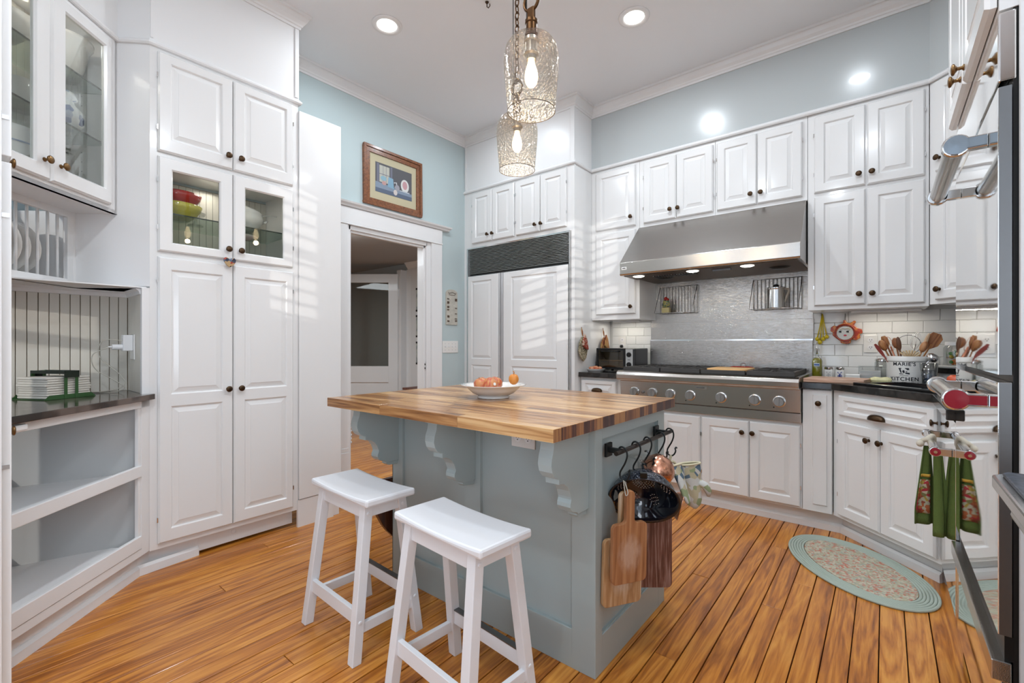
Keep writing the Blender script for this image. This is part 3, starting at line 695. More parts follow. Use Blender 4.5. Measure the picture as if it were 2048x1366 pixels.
ob('stripe', MB().shell([(.1025, .148), (.1030, .154)], 28), mat('blue_stripe', (.08, .16, .34), .3), t, smooth=True)
dish('serving_bowl', 'white serving bowl on the upper shelf behind the left glass door of the hutch', 'bowl', bowlp(.10, .10), porcelain, o, 135, -.42, .290, 2.385)
dish('white_pitcher', 'small white pitcher on the middle shelf behind the left glass door', 'pitcher', [(0, 0), (.04, 0), (.055, .05), (.035, .10), (.045, .13)], porcelain, o, 135, -.34, .29, 2.132)
# plates standing in the rack
pm = MB().lathe([(0, 0), (.07, .0), (.105, .012), (.12, .018), (.12, .021), (.10, .016), (.07, .006), (0, .006)], 32).mesh('plate', porcelain, True)
for i, (x, r, lb) in enumerate(((-.185, 1.0, 'rightmost'), (-.235, 1.0, 'second from the right'), (-.285, 1.05, 'third from the right'), (-.335, 1.0, 'leftmost visible'))):
    wx, wy = l2w(o, 135, x, .475)
    p = add_obj('plate', pm, None, (wx, wy, 1.467+.12*r)); p.rotation_euler = Matrix.Rotation(math.radians(135), 3, 'Z').to_euler(); p.scale = (r, r, r)
    p.rotation_euler = (Matrix.Rotation(math.radians(135), 3, 'Z') @ Matrix.Rotation(PI/2-.08, 3, 'Y')).to_euler()
    tag(p, 'white plate standing in the wall rack, '+lb+' of the four', 'plate', 'plates standing in the rack')
# heart ornament on the pantry knob
t = thing('heart_ornament', 'small painted heart ornament hanging from a pantry door knob', 'ornament', (*l2w(o, 90, .346, -.046), 1.605), PI/2)
hp = [(.0, -.032), (.018, -.018), (.029, .0), (.031, .014), (.022, .023), (.010, .022), (0, .012), (-.010, .022), (-.022, .023), (-.031, .014), (-.029, 0), (-.018, -.018)]
ob('heart', MB().prismy(hp, -.006, .006), patch('heart_paint', [(.02, .03, .06), (.05, .10, .2), (.35, .05, .03), (.45, .30, .15), (.02, .02, .03)], 55, .25), t, bev=.003)
ob('loop', MB().tube([(0, 0, .015), (-.003, .0, .04), (0, .01, .07), (.004, 0, .04), (0, 0, .015)], .0012, 5), trimw, t)

# ---- things on the hutch counter
t = thing('napkin_holder', 'green metal napkin holder standing on the hutch counter', 'napkin holder', (-2.985, .315, .9025), math.radians(118))
gm = mat('green_enamel', (.035, .10, .03), .35, coat=.2); dgm = mat('dark_green_enamel', (.01, .018, .01), .4)
m = MB(); m.prismy([(-.105, 0), (.105, 0), (.085, .02), (-.085, .02)], -.095, -.093)
m.prismy([(-.105, 0), (.105, 0), (.085, .02), (-.085, .02)], .093, .095); m.box(-.10, .10, -.095, .095, 0, .003)
ob('base', m, gm, t)
m = MB()
for x in (-.022, .022):
    m.box(x-.006, x+.006, -.097, -.094, 0, .125); m.box(x-.006, x+.006, .094, .097, 0, .125)
ob('upright', m, gm, t)
m = MB(); m.box(-.03, .03, -.1, .1, .118, .120)
m.box(-.03, -.026, -.1, .1, .112, .126); m.box(.026, .03, -.1, .1, .112, .126); m.box(-.03, .03, -.1, -.097, .095, .125); m.box(-.03, .03, .097, .1, .095, .125)
ob('handle', m, dgm, t)
nap = mat('napkin_paper', (.66, .62, .55), .9, bump=.3, bs=120)
for i in range(9):
    w = .088+random.uniform(-.003, .004)
    n_ = ob('napkin_stack', MB().box(-w, w, -.086, .086, 0, .0102), nap, t, (random.uniform(-.003, .003), random.uniform(-.002, .002), .004+i*.0106), (0, 0, random.uniform(-.02, .02)), bev=.004)
    tag(n_, 'thick cream paper napkins lying %s in the green holder' % ('on top' if i == 8 else 'in the pile'), 'napkins', 'paper napkins in the green holder'); n_.parent = None
    a = math.radians(118); n_.location = (-2.985+n_.location.x*math.cos(a), .315+n_.location.x*math.sin(a), .9025+n_.location.z); n_.rotation_euler.z += a
    n_['label'] = 'topmost folded cream paper napkin in the green holder' if i == 8 else 'folded cream paper napkin inside the pile in the green holder'; n_.name = 'paper_napkin'
# outlet with chargers on the niche side
t = thing('wall_charger', 'white usb chargers plugged into the outlet on the right side of the hutch niche', 'charger', (-3.04, .612, 1.135), PI)
ob('outlet_plate', MB().box(-.04, .04, 0, .006, -.065, .065), porcelain, t, bev=.002)
ob('adapter', MB().box(-.022, .026, .006, .045, -.02, .062), whitem, t, (0, 0, 0), (0, 0, 0), bev=.003)
ob('plug', MB().lathe([(.014, .045), (.014, .085), (.005, .087), (.005, .10)], 12, (0, 0, .0), 'Y'), whitem, t, rot=(0, 0, PI), smooth=False)
def wpath(pts, n=40):
    P = [Vector(p) for p in pts]; out = []
    for i in range(len(P)-1):
        a, b, c, d = P[max(i-1, 0)], P[i], P[i+1], P[min(i+2, len(P)-1)]
        for k in range(8):
            u = k/8; out.append(.5*((2*b)+(-a+c)*u+(2*a-5*b+4*c-d)*u*u+(-a+3*b-3*c+d)*u**3))
    return out+[P[-1]]
m = MB(); K = lambda p: [(x-.02, y+.014, z-.0125) for x, y, z in p]
m.tube(wpath(K([(-3.00, .50, 1.147), (-3.02, .44, 1.11), (-3.03, .45, 1.04), (-3.02, .52, .98), (-3.01, .56, .94), (-3.03, .52, .918), (-3.09, .44, .918), (-3.07, .40, .918), (-3.00, .44, .918)])), .0022, 6)
m.tube(wpath(K([(-3.00, .55, 1.18), (-3.03, .48, 1.18), (-3.05, .47, 1.10), (-3.03, .55, 1.0), (-3.02, .56, .95), (-3.04, .50, .925), (-3.10, .42, .918), (-3.05, .38, .918)])), .0022, 6)
tag(ob('charging_cable', m, mat('pale_cable', (.55, .52, .45), .4), smooth=True), 'coiled pale charging cables lying on the hutch counter', 'cable')
m = MB().box(-.02, .02, -.006, .006, 0, .010)
tag(ob('cable_plug', m, mat('olive_plug', (.18, .16, .05), .4), None, (-3.10, .43, .9030), (0, 0, 2.0), bev=.002), 'yellowish cable plug lying at the back of the hutch counter', 'plug')
# sunflower box
t = thing('sunflower_box', 'small box printed with sunflowers on the upper roll-out shelf', 'box', (*l2w(o, 135, -.735, .055), .5175), math.radians(135))
ob('carton', MB().box(-.09, .045, -.03, .03, 0, .088), patch('sunflower_print_ground', [(.62, .62, .58), (.62, .62, .58), (.10, .12, .09), (.55, .54, .50), (.35, .37, .30)], 60, .6, bump=0), t, bev=.002)
m = MB(); yel = mat('sunflower_yellow', (.62, .36, .04), .6)
for k in range(12):
    a = 2*PI*k/12; m.add([(.018+.008*math.cos(a-.3), -.0315, .066+.008*math.sin(a-.3)), (.018+.026*math.cos(a), -.0315, .062+.024*math.sin(a)), (.018+.008*math.cos(a+.3), -.0315, .066+.008*math.sin(a+.3))], [(0, 1, 2)])
for k in range(10):
    a = 2*PI*k/10; m.add([(.036+.006*math.cos(a-.3), -.0312, .040), (.034+.018*math.cos(a), -.0312, .040+.018*math.sin(a)), (.036+.006*math.cos(a+.3), -.0312, .040)], [(0, 1, 2)])
ob('petals', m, yel, t)
ob('flower_eye', MB().lathe([(0, 0), (.011, 0.0002)], 12, (.018, -.0318, .066), 'Y'), mat('flower_brown', (.05, .02, .01), .7), t)
# ================================================================== BACK WALL
# refrigerator with painted panels
fr = thing('refrigerator', 'tall built-in refrigerator with white raised panels and dark louvred grille', 'refrigerator', (0, 3.29, 0))
ob('body', MB().box(-3.235, -2.04, .012, .62, .0, 2.10), graysteel, fr)
m = MB(); m.box(-3.255, -3.235, -.004, .02, 0, 2.10); m.box(-2.046, -2.038, -.022, .02, 0, 2.10); m.box(-3.235, -2.046, -.006, .01, 2.088, 2.10)
ob('frame_trim', m, chrome, fr)
for (a, b, hx) in ((-3.222, -2.822, 1), (-2.762, -2.056, 0)):
    w = b-a; p0, p1 = (.05, w-.095) if hx else (.095, w-.10)
    if not hx: p0, p1 = .098, .598
    else: p0, p1 = .053, .315
    d = door(fr, a, b, .12, 1.815, None, [(p0, p1, .885, 1.645), (p0, p1, .10, .825)], y=-.002, t=.024)
    ob('edge_strip', MB().box((w if hx else -.027), (w+.027 if hx else 0), -.020, .0, 0, 1.695), MATS['bright_edge'] if 'bright_edge' in MATS else mat('bright_edge', (.60, .60, .61), .35, metal=.6), d)
ob('door_gap', MB().box(-2.795, -2.789, -.012, .012, .12, 1.815), blackp, fr)
ob('kick', MB().box(-3.23, -2.046, .03, .05, 0, .11), blackp, fr)
ob('grille_back', MB().box(-3.22, -2.05, .006, .014, 1.828, 2.09), blackp, fr)
m = MB(); n = 46
for j in range(19):
    z = 1.838+j*.0134; vs = []
    for i in range(n+1):
        x = -3.215+1.16*i/n; w = .0009*math.sin(i*1.9+(j*j*1.7))
        vs += [(x, .004, z+w), (x, -.016, z+.004+w), (x, -.014, z+.0075+w), (x, .004, z+.0045+w)]
    m.add(vs, [(4*i+k, 4*i+(k+1) % 4, 4*i+4+(k+1) % 4, 4*i+4+k) for i in range(n) for k in range(4)])
s = ob('grille_slats', m, mat('grille_grey', (.33, .34, .33), .35, metal=.5), fr); s['kind'] = 'stuff'
fc = thing('cabinet_over_refrigerator', 'white four-door cabinet above the refrigerator grille', 'cabinet', (0, 3.29, 0))
m = MB(); m.box(-3.29, -2.005, .002, .62, 2.102, 2.672); m.box(-2.036, -2.005, .0, .64, 0, 2.102); m.box(-3.29, -3.257, 0, .02, 0, 2.102)
m.box(-2.030, -2.0, -.004, .0, 0, 2.10)
ob('body', m, white, fc)
for a, b, kx, h_ in ((-3.174, -2.911, -2.955, -1), (-2.905, -2.640, -2.892, 1), (-2.618, -2.350, -2.391, -1), (-2.344, -2.078, -2.326, 1)):
    door(fc, a, b, 2.138, 2.632, (kx, 2.20), hinge=h_)
# uppers
def upper(name, label, x0, x1, z0, z1, doors, o=(0, 3.58), rz=0, depth=.345, group=None, extra=None):
    c = thing(name, label, 'cabinet', (o[0], o[1], 0), rz, group)
    m = MB().box(x0, x1, .001, depth, z0, z1)
    if extra: extra(m)
    ob('body', m, white, c, bev=.001)
    for a, b, c0, c1, kx, kz, h_ in doors: door(c, a, b, c0, c1, (kx, kz), hinge=h_)
    return c
upper('upper_cabinet', 'white upper cabinet with one door over another, left of the range hood', -2.003, -1.562, 1.356, 2.672,
      [(-1.956, -1.592, 2.128, 2.628, -1.626, 2.199, 0), (-1.956, -1.592, 1.400, 2.095, -1.626, 1.459, 0)])
upper('upper_cabinet', 'white two-door cabinet above the left half of the range hood', -1.560, -.974, 2.098, 2.672,
      [(-1.523, -1.260, 2.128, 2.622, -1.300, 2.199, -1), (-1.256, -.986, 2.128, 2.622, -1.239, 2.199, 1)])
upper('upper_cabinet', 'white two-door cabinet above the right half of the range hood', -.972, -.397, 2.098, 2.672,
      [(-.960, -.697, 2.128, 2.622, -.732, 2.200, -1), (-.692, -.425, 2.128, 2.622, -.668, 2.200, 1)])
upper('upper_cabinet', 'white four-door upper cabinet right of the range hood', -.395, .198, 1.370, 2.672,
      [(-.359, -.094, 2.132, 2.628, -.126, 2.201, -1), (-.085, .179, 2.130, 2.630, -.062, 2.201, 1), (-.359, -.094, 1.397, 2.108, -.124, 1.460, -1), (-.085, .179, 1.390, 2.108, -.060, 1.460, 1)])
upper('upper_cabinet', 'white angled corner upper cabinet over the sink corner', .0, .42, 1.378, 2.672,
      [(.042, .385, 2.128, 2.64, .072, 2.199, 0), (.042, .385, 1.400, 2.100, .072, 1.459, 0)], (.2, 3.58), -PI/4, .32)
# under-cabinet lamps
for x, w in ((-1.78, .25), (.0, .35)):
    t = thing('under_cabinet_light', 'slim lit strip under the cabinet '+('left' if x < -1 else 'right')+' of the hood', 'light', (x, 3.80, 1.355 if x < -1 else 1.369), 0, 'under-cabinet lights')
    ob('housing', MB().box(-w/2, w/2, -.02, .02, -.012, 0), whitem, t)
    area('strip_glow', (x, 3.80, 1.34 if x < -1 else 1.352), (0, 0, 0), w, .03, .45, (1, .93, .82))
# range hood
hd = thing('range_hood', 'wide brushed stainless range hood over the cooktop', 'range hood', (0, 0, 0))
m = MB(); x0, x1 = -1.604, -.402; yf, yb_, zt = 3.30, 3.585, 2.097
m.prismx([(yf, 1.690), (yf+.008, 1.680), (YB-.02, 1.680), (YB-.02, 2.05), (3.572, 2.097), (3.562, zt), (yf, 1.778)], x0, x1)
# side edges slope in towards the top on the left
for i, v in enumerate(m.v):
    if v[0] < -1.6 and v[2] > 2.0: m.v[i] = (-1.560, v[1], v[2])
ob('canopy', m, ss, hd, bev=.003)
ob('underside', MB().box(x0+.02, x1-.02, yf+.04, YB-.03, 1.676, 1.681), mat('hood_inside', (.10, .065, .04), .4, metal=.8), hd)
for x in (-1.36, -.56): ob('vent_cover', MB().lathe([(0, -.012), (.045, -.012), (.06, -.004), (.07, 0)], 20, (x, 3.60, 1.677)), blackp, hd, smooth=True)
m = MB()
for x in (-1.49, -1.08, -.72): m.lathe([(0, -.006), (.03, -.006), (.045, 0)], 18, (x, 3.40, 1.677))
ob('hood_lens', m, mat('hood_lamp_glow', (1, 1, 1), .5, emit=(1, .93, .82), es=14), hd, smooth=True)
m = MB()
for i in range(16): m.box(-1.40+i*.02, -1.392+i*.02, 3.46, 3.56, 1.670, 1.677)
m.box(-.95, -.83, 3.42, 3.44, 1.666, 1.677)
s = ob('baffle_filter', m, graysteel, hd); s['kind'] = 'stuff'
ob('maker_plate', MB().box(-1.585, -1.545, yf-.003, yf, 1.722, 1.744), whitem, hd, bev=.001)
ob('plate_mark', MB().box(-1.578, -1.552, yf-.004, yf-.003, 1.730, 1.736), blackp, hd)
# stainless back panel in three tiers
bs = thing('stainless_backsplash', 'brushed stainless wall panel between cooktop and hood', 'backsplash', (0, YB, 0))
ob('upper_sheet', MB().box(-1.60, -.402, -.004, .004, 1.33, 1.70), ssv, bs)
ob('middle_sheet', MB().box(-1.60, -.397, -.016, .004, 1.185, 1.333), ssv, bs, bev=.001)
ob('lower_sheet', MB().box(-1.605, -.402, -.024, .004, .93, 1.180), ssv, bs, bev=.001)
m = MB().box(-1.602, -.400, -.026, -.014, 1.176, 1.186)
ob('seam_lip', m, chrome, bs)
for x in (-1.47, -1.15, -.86, -.52): ob('screw', MB().lathe([(.006, 0), (.005, .003), (0, .004)], 8, (x, -.016, 1.195), 'Y'), chrome, bs)
# ================= base cabinets
def base(name, label, x0, x1, z0, z1, o=(0, 3.385), rz=0, depth=.52):
    c = thing(name, label, 'cabinet', (o[0], o[1], 0), rz); ob('body', MB().box(x0, x1, .001, depth, z0, z1), white, c, bev=.001); return c
c = base('base_cabinet', 'white base cabinet with a drawer under the toaster oven', -2.0, -1.612, .115, .872)
d = door(c, -1.985, -1.665, .705, .852, None, [(.035, .285, .03, .117)], name='drawer', fr=.03); cuppull(d, .15, .07)
door(c, -1.985, -1.80, .135, .690, (-1.82, .62)); door(c, -1.795, -1.63, .135, .690, (-1.775, .62))
c = base('base_cabinet', 'white cabinet with four doors under the cooktop', -1.610, -.403, .115, .654)
for a, b, kx in ((-1.595, -1.312, -1.34), (-1.306, -1.020, -1.29), (-1.009, -.706, -.743), (-.700, -.412, -.680)): door(c, a, b, .128, .634, (kx, .560), hinge=(-1 if kx > a+.1 else 1))
c = base('base_cabinet', 'narrow white pull-out cabinet with one knob, right of the cooktop', -.401, -.246, .115, .872)
d = ob('door', MB().box(0, .150, -.018, 0, .005, .753), white, c, (-.399, 0, .115), bev=.002)
mm = MB(); P_ = (.052, .127, .05, .725); mm.ring(P_, -.018, (.056, .123, .054, .721), -.026); mm.cap((.056, .123, .054, .721), -.026)
ob('raised_strip', mm, white, d); knob(d, .083, .673, .026)
SO = (-.244, 3.385)
c = base('sink_base_cabinet', 'white angled sink cabinet with one wide drawer front and two doors', .002, .64, .115, .872, SO, -PI/4, .40)
d = door(c, .056, .624, .728, .846, None, [(.04, .528, .025, .093)], name='drawer', fr=.03); cuppull(d, .262, .028, w=.10)
door(c, .049, .327, .138, .692, (.268, .621), hinge=-1); door(c, .333, .620, .138, .692, (.332+.012, .621), hinge=1)
ob('filler', MB().box(.64, .655, .002, .03, .115, .872), whitem, c)
# cooktop
ck = thing('gas_cooktop', 'wide stainless gas rangetop with seven knobs', 'cooktop', (0, 0, 0))
x0, x1 = -1.609, -.405
m = MB(); m.prismx([(3.375, .655), (3.36, .655), (3.36, .716), (3.335, .720), (3.325, .865), (3.27, .872), (3.255, .885), (3.252, .915), (3.262, .935), (3.285, .945), (3.90, .945), (3.90, .84), (3.39, .84), (3.39, .655)], x0, x1)
ob('body', m, ss, ck, bev=.002)
ob('panel_shadow_line', MB().box(x0+.002, x1-.002, 3.331, 3.336, .716, .7195), blackp, ck)
kn = MB().lathe([(.036, 0), (.036, .004), (.031, .006)], 24, axis='Y'); kb = MB().lathe([(.029, .006), (.029, .03), (.026, .035), (0, .035)], 24, axis='Y')
kme, kme2 = kn.mesh('bezel', chrome, False), kb.mesh('k', mat('knob_grey', (.36, .36, .35), .35, metal=.7), False)
for i, x in enumerate((-1.493, -1.351, -1.216, -1.074, -.868, -.661, -.520)):
    k = add_obj('control_knob', kme2, ck, (x, 3.330, .785)); add_obj('bezel', kme, k)
    ob('grip', MB().box(-.004, .004, -.043, -.03, -.026, .026), MATS['knob_grey'], k, bev=.0015)
    ob('indicator', MB().lathe([(.004, 0), (.003, .002)], 8, (-.032, 0, -.040), 'Y'), blackp, k)
ob('igniter_button', MB().lathe([(.012, 0), (.010, .012), (0, .014)], 12, (-1.425, 3.33, .785), 'Y'), graysteel, ck)
ob('maker_plate', MB().box(-1.045, -.958, 3.323, 3.327, .832, .855), ss, ck, bev=.001)
ob('plate_mark', MB().box(-1.03, -.975, 3.322, 3.3235, .840, .847), graysteel, ck)
def grate(xa, xb, label):
    g = thing('burner_grate', label, 'grate', (0, 0, 0), 0, 'cast iron burner grates')
    z0, z1 = .958, .974; y0, y1 = 3.31, 3.86
    m = MB(); w = .016
    m.box(xa, xb, y0, y0+w, .946, z1); m.box(xa, xb, y1-w, y1, .946, z1); m.box(xa, xa+w, y0, y1, .946, z1); m.box(xb-w, xb, y0, y1, .946, z1); m.box(xa, xb, (y0+y1)/2-w/2, (y0+y1)/2+w/2, z0, z1)
    ob('frame', m, castiron, g, bev=.003)
    for cy in ((y0*3+y1)/4, (y0+y1*3)/4):
        cx_ = (xa+xb)/2; m = MB()
        for k in range(8):
            a = PI/4*k+.0; r1 = .035; r2 = .12 if k % 2 == 0 else .15
            dx, dy = math.cos(a), math.sin(a); q = min((xb-xa)/2-.005, r2) if k % 4 == 0 else r2
            if abs(dx*q) > (xb-xa)/2: q = (xb-xa)/2/abs(dx)
            if abs(dy*q) > (y1-y0)/4: q = (y1-y0)/4/abs(dy)
            m.add([(cx_+dx*r1-dy*.006, cy+dy*r1+dx*.006, z0+.004), (cx_+dx*r1+dy*.006, cy+dy*r1-dx*.006, z0+.004), (cx_+dx*q+dy*.006, cy+dy*q-dx*.006, z0), (cx_+dx*q-dy*.006, cy+dy*q+dx*.006, z0),
                   (cx_+dx*r1-dy*.006, cy+dy*r1+dx*.006, z1+.004), (cx_+dx*r1+dy*.006, cy+dy*r1-dx*.006, z1+.004), (cx_+dx*q+dy*.006, cy+dy*q-dx*.006, z1), (cx_+dx*q-dy*.006, cy+dy*q+dx*.006, z1)],
                  [(0, 1, 2, 3), (7, 6, 5, 4), (0, 4, 5, 1), (1, 5, 6, 2), (2, 6, 7, 3), (3, 7, 4, 0)])
        s = ob('fingers', m, castiron, g); s['kind'] = 'stuff'
        ob('burner_cap', MB().lathe([(.04, .945), (.04, .952), (.028, .958), (0, .960)], 18, (cx_, cy, 0)), castiron, ck, smooth=True)
grate(-1.575, -1.292, 'black cast iron grate at the left end of the cooktop')
grate(-1.282, -1.005, 'black cast iron grate between the left grate and the griddle')
grate(-.705, -.435, 'black cast iron grate at the right end of the cooktop')
ob('griddle', MB().box(-.995, -.715, 3.31, 3.86, .946, .962), mat('griddle_iron', (.10, .085, .075), .4, metal=.6), ck, bev=.003)
ob('griddle_rail', MB().box(-.995, -.715, 3.305, 3.33, .946, .972), castiron, ck, bev=.002)
b_ = MB().prism(rrect(-.985, -.725, 3.37, 3.70, .05), .963, .978)
tag(ob('cutting_board', b_, mat('pale_orange_board', (.80, .47, .19), .5), bev=.004), 'pale orange cutting board lying on the cooktop griddle', 'cutting board')
t = thing('spoon_rest', 'small red dish behind the orange board on the cooktop', 'dish', (-.825, 3.72, .962))
ob('dish', MB().shell([(0, 0), (.05, 0), (.075, .016), (.08, .018)], 24, sx=1, sy=.7), redg, t, smooth=True, solid=.003)
ob('ball', MB().sphere((.01, 0, .03), .02, 12, 8), glassg, t, smooth=True)
# counters
tag(ob('countertop', MB().box(-2.0, -1.612, 3.345, YB, .8735, .914), granite2, bev=.004), 'short black stone counter left of the cooktop', 'countertop')
outer = [(-.403, YB), (-.403, 3.345), (-.246, 3.345), (.172, 2.927), (.172, 2.292), (XR-.01, 2.292), (XR-.01, 3.60), (.50, YB)]
def sl(x, y): return l2w(SO, -45, x, y)
hole = [sl(.10, .07), sl(.56, .07), sl(.56, .36), sl(.10, .36)]
tag(ob('countertop', fillpoly(outer, [hole], .8735, .914), granite2, bev=.004), 'black stone counter running round the sink corner', 'countertop')
sk = thing('kitchen_sink', 'glossy black drop-in sink in the angled corner counter', 'sink', (SO[0], SO[1], 0), -PI/4)
m = fillpoly(rrect(.075, .585, .045, .385, .03), [[(.12, .085), (.54, .085), (.54, .345), (.12, .345)]], .9142, .926)
ob('rim', m, blackglaze, sk, bev=.004)
m = MB(); a, b, c_, d_, zb = .12, .54, .085, .345, .73
m.add([(a, c_, .92), (b, c_, .92), (b, d_, .92), (a, d_, .92), (a+.02, c_+.02, zb), (b-.02, c_+.02, zb), (b-.02, d_-.02, zb), (a+.02, d_-.02, zb)], [(0, 1, 5, 4), (1, 2, 6, 5), (2, 3, 7, 6), (3, 0, 4, 7), (4, 5, 6, 7)])
ob('basin', m, blackglaze, sk)
# raised stone ledge across the corner
lg = thing('corner_ledge', 'raised black stone ledge across the corner behind the sink', 'ledge', (0, 0, 0))
ob('slab', MB().prism([(.245, YB-.001), (.245, YB-.012), (.62, 3.52), (XR-.012, 3.30), (XR-.012, 3.55), (.46, YB-.001)], .968, 1.004), granite2, lg, bev=.003)
ob('riser', MB().prism([(.265, YB-.001), (.63, 3.545), (XR-.012, 3.34), (XR-.012, 3.55), (.46, YB-.001)], .915, .968), whitem, lg)

# ================= right-hand run: dishwasher, wall ovens
dw = thing('dishwasher', 'mirror-like stainless dishwasher with a bar handle and red end caps', 'dishwasher', (.197, 2.925, 0), -PI/2)
ob('body', MB().box(.0, .60, .024, .58, .10, .870), graysteel, dw)
ob('front', MB().box(.003, .636, .0, .024, .165, .866), mirror, dw, bev=.001)
ob('kick', MB().box(.003, .636, .02, .04, .0, .165), mirror, dw)
def bar_handle(parent, xa, xb, z, off, r, capm, big=True):
    h = ob('handle', MB().lathe([(r, xa), (r, xb)], 22, (0, -off, z), 'X'), chrome if not big else ss, parent, smooth=True, ang=.8)
    for xx, sgn in ((xa, -1), (xb, 1)):
        m = MB(); w = .022
        m.lathe([(r*1.25, -w*.5), (r*1.35, -w*.3), (r*1.35, w*.3), (r*1.25, w*.5)], 22, (xx, -off, z), 'X')
        if big: m.box(xx-w/2, xx+w/2, -off, .0, z-r*.75, z+r*.75)
        else: m.box(xx-w/2, xx+w/2, -off, .0, z-.014, z+.014)
        ob('bracket', m, chrome, h, bev=.002)
    cp_ = MB().lathe([(r*1.12, 0), (r*1.12, .004), (0, .005)], 22, (xb+.011, -off, z), 'X')
    if big: cp_.box(xb+.011, xb+.014, -off, -off+r*2.6, z-r*.55, z+r*.55)
    ob('end_cap', cp_, capm, h)
    if not big: ob('cap_dot', MB().lathe([(r*.4, 0), (r*.4, .003), (0, .003)], 14, (xb+.0155, -off, z), 'X'), chrome, h)
    return h
bar_handle(dw, .06, .525, .738, .047, .014, rubber, False)
m = MB().box(.655, .70, .0, .01, 0, .1)
ov = thing('wall_oven', 'tall mirror-like stainless double appliance with two thick bar handles, at the right', 'oven', (.197, 2.28, 0), -PI/2)
ob('body', MB().box(.002, .786, .024, .60, .05, 1.90), blackp, ov)
ob('top_panel', MB().box(0, .79, .0, .030, 1.740, 1.896), mirror, ov, bev=.004)
for z0, z1 in ((1.082, 1.728), (.50, 1.066)):
    d = ob('door', MB().box(0, .79, .0, .022, z0, z1), mirror, ov, bev=.0012)
    ob('edge_trim', MB().box(.7902, .7925, .002, .0215, z0+.001, z1-.001), graysteel, d)
    bar_handle(d, .14, .66, 1.654 if z0 > 1 else 1.012, .057, .021, mat('blue_grey_cap', (.30, .36, .42), .25, metal=.6) if z0 > 1 else rubber)
ob('lower_strip', MB().box(0, .80, -.012, .02, .400, .445), ss, ov, bev=.002)
ob('gap', MB().box(0, .79, .01, .024, .445, .50), blackp, ov)
ob('drawer_front', MB().box(0, .79, .004, .022, .13, .398), mirror, ov, bev=.002)
ob('kick', MB().box(0, .79, .035, .05, .0, .125), blackp, ov)
c = thing('cabinet_over_ovens', 'white cabinet with two doors and bronze knobs above the ovens, top right', 'cabinet', (.197, 2.28, 0), -PI/2)
ob('body', MB().box(0, .79, .002, .60, 1.90, 2.70), white, c)
door(c, .01, .392, 1.915, 2.64, (.355, 1.948), kme=KNOB2); door(c, .398, .780, 1.915, 2.64, (.435, 1.948), kme=KNOB2)
m = MB(); m.box(.792, .81, .032, .62, 0, 2.70); m.box(-.012, -.002, .002, .60, .914, 2.70)
ob('side_panel', m, whitem, c)
k = add_obj('knob', KNOB, None, (.192, 2.935, .778), (0, 0, -PI/2)); 
tag(k, 'small dark bronze knob seen side-on beside the sink cabinet', 'knob')
# near right: slab-topped counter
nc = thing('side_counter', 'blue-black slab with a stainless edge and towel bar in the right foreground', 'counter', (0, 0, 0))
m = fillpoly([(.155, .35), (.155, 1.235), (.168, 1.252), (.80, 1.252), (.80, .35)], [], .884, .908); ob('edge_band', m, ss, nc, bev=.004)
ob('slab', fillpoly([(.168, .36), (.168, 1.225), (.176, 1.240), (.795, 1.240), (.795, .36)], [], .9082, .915), bluestone, nc, bev=.002)
ob('body', MB().box(.235, .80, .36, 1.20, .0, .884), graysteel, nc)
ob('front', MB().box(.222, .235, .36, 1.22, .10, .875), ss, nc, bev=.002)
m = MB().tube([(.178, .42, .858), (.178, 1.16, .858)], .010, 12)
for y in (.45, 1.13): m.box(.175, .225, y-.008, y+.008, .848, .868)
ob('towel_bar', m, ss, nc, bev=.001)
t = thing('green_caddy', 'dark green pierced caddy hanging at the right edge of the picture', 'caddy', (.205, 1.16, .66), 0)
gr_ = mat('dark_green_plastic', (.004, .055, .04), .4)
ob('box', MB().box(0, .05, -.05, .04, 0, .105), gr_, t, bev=.003)
m = MB()
m.box(-.003, .0, -.052, .042, 0, .006); m.box(-.003, .0, -.052, .042, .1, .106); m.box(-.003, .0, -.052, -.046, 0, .106); m.box(-.003, .0, .036, .042, 0, .106)
ob('rim', m, mat('pale_green_trim', (.35, .38, .33), .5), t)
# ================================================================== ISLAND
it = thing('island_cabinet', 'grey-blue island cabinet with recessed panels and scrolled corbels', 'kitchen island', (0, 0, 0))
ob('body', MB().box(-1.895, -.784, 1.414, 2.02, 0, .868), isl, it)
m = MB(); y = 1.40
m.box(-1.907, -1.825, y, 1.42, 0, .868); m.box(-1.403, -1.308, y, 1.42, 0, .868); m.box(-.864, -.7702, y, 1.42, 0, .868)
for a, b in ((-1.825, -1.403), (-1.308, -.864)): m.box(a, b, y, 1.42, 0, .139); m.box(a, b, y, 1.42, .835, .868)
ob('front_frame', m, isl, it, bev=.002)
m = MB(); x = -.77
m.box(-.79, x, 1.4005, 1.449, 0, .868); m.box(-.79, x, 1.961, 2.03, 0, .868); m.box(-.79, x, 1.449, 1.961, 0, .130); m.box(-.79, x, 1.449, 1.961, .816, .868)
m.box(-1.90, -1.907, 1.4, 2.03, 0, .868); m.box(-1.907, -.77, 2.02, 2.03, 0, .868)
ob('end_frame', m, isl, it, bev=.002)
m = MB(); m.box(-.7845, -.7755, 1.449, 1.4525, .13, .816); m.box(-.7845, -.7755, 1.9575, 1.961, .13, .816); m.box(-.7845, -.7755, 1.449, 1.961, .13, .134); m.box(-.7845, -.7755, 1.449, 1.961, .812, .816)
ob('panel_moulding', m, isl, it)
cor = [(1.40, .846), (1.186, .846), (1.182, .82), (1.173, .797), (1.170, .775), (1.177, .752), (1.190, .735), (1.206, .727), (1.214, .726), (1.214, .707), (1.224, .707), (1.244, .702), (1.262, .690), (1.276, .672), (1.285, .650), (1.286, .642), (1.280, .630), (1.279, .617), (1.288, .603), (1.302, .596), (1.322, .590), (1.330, .583), (1.40, .583)]
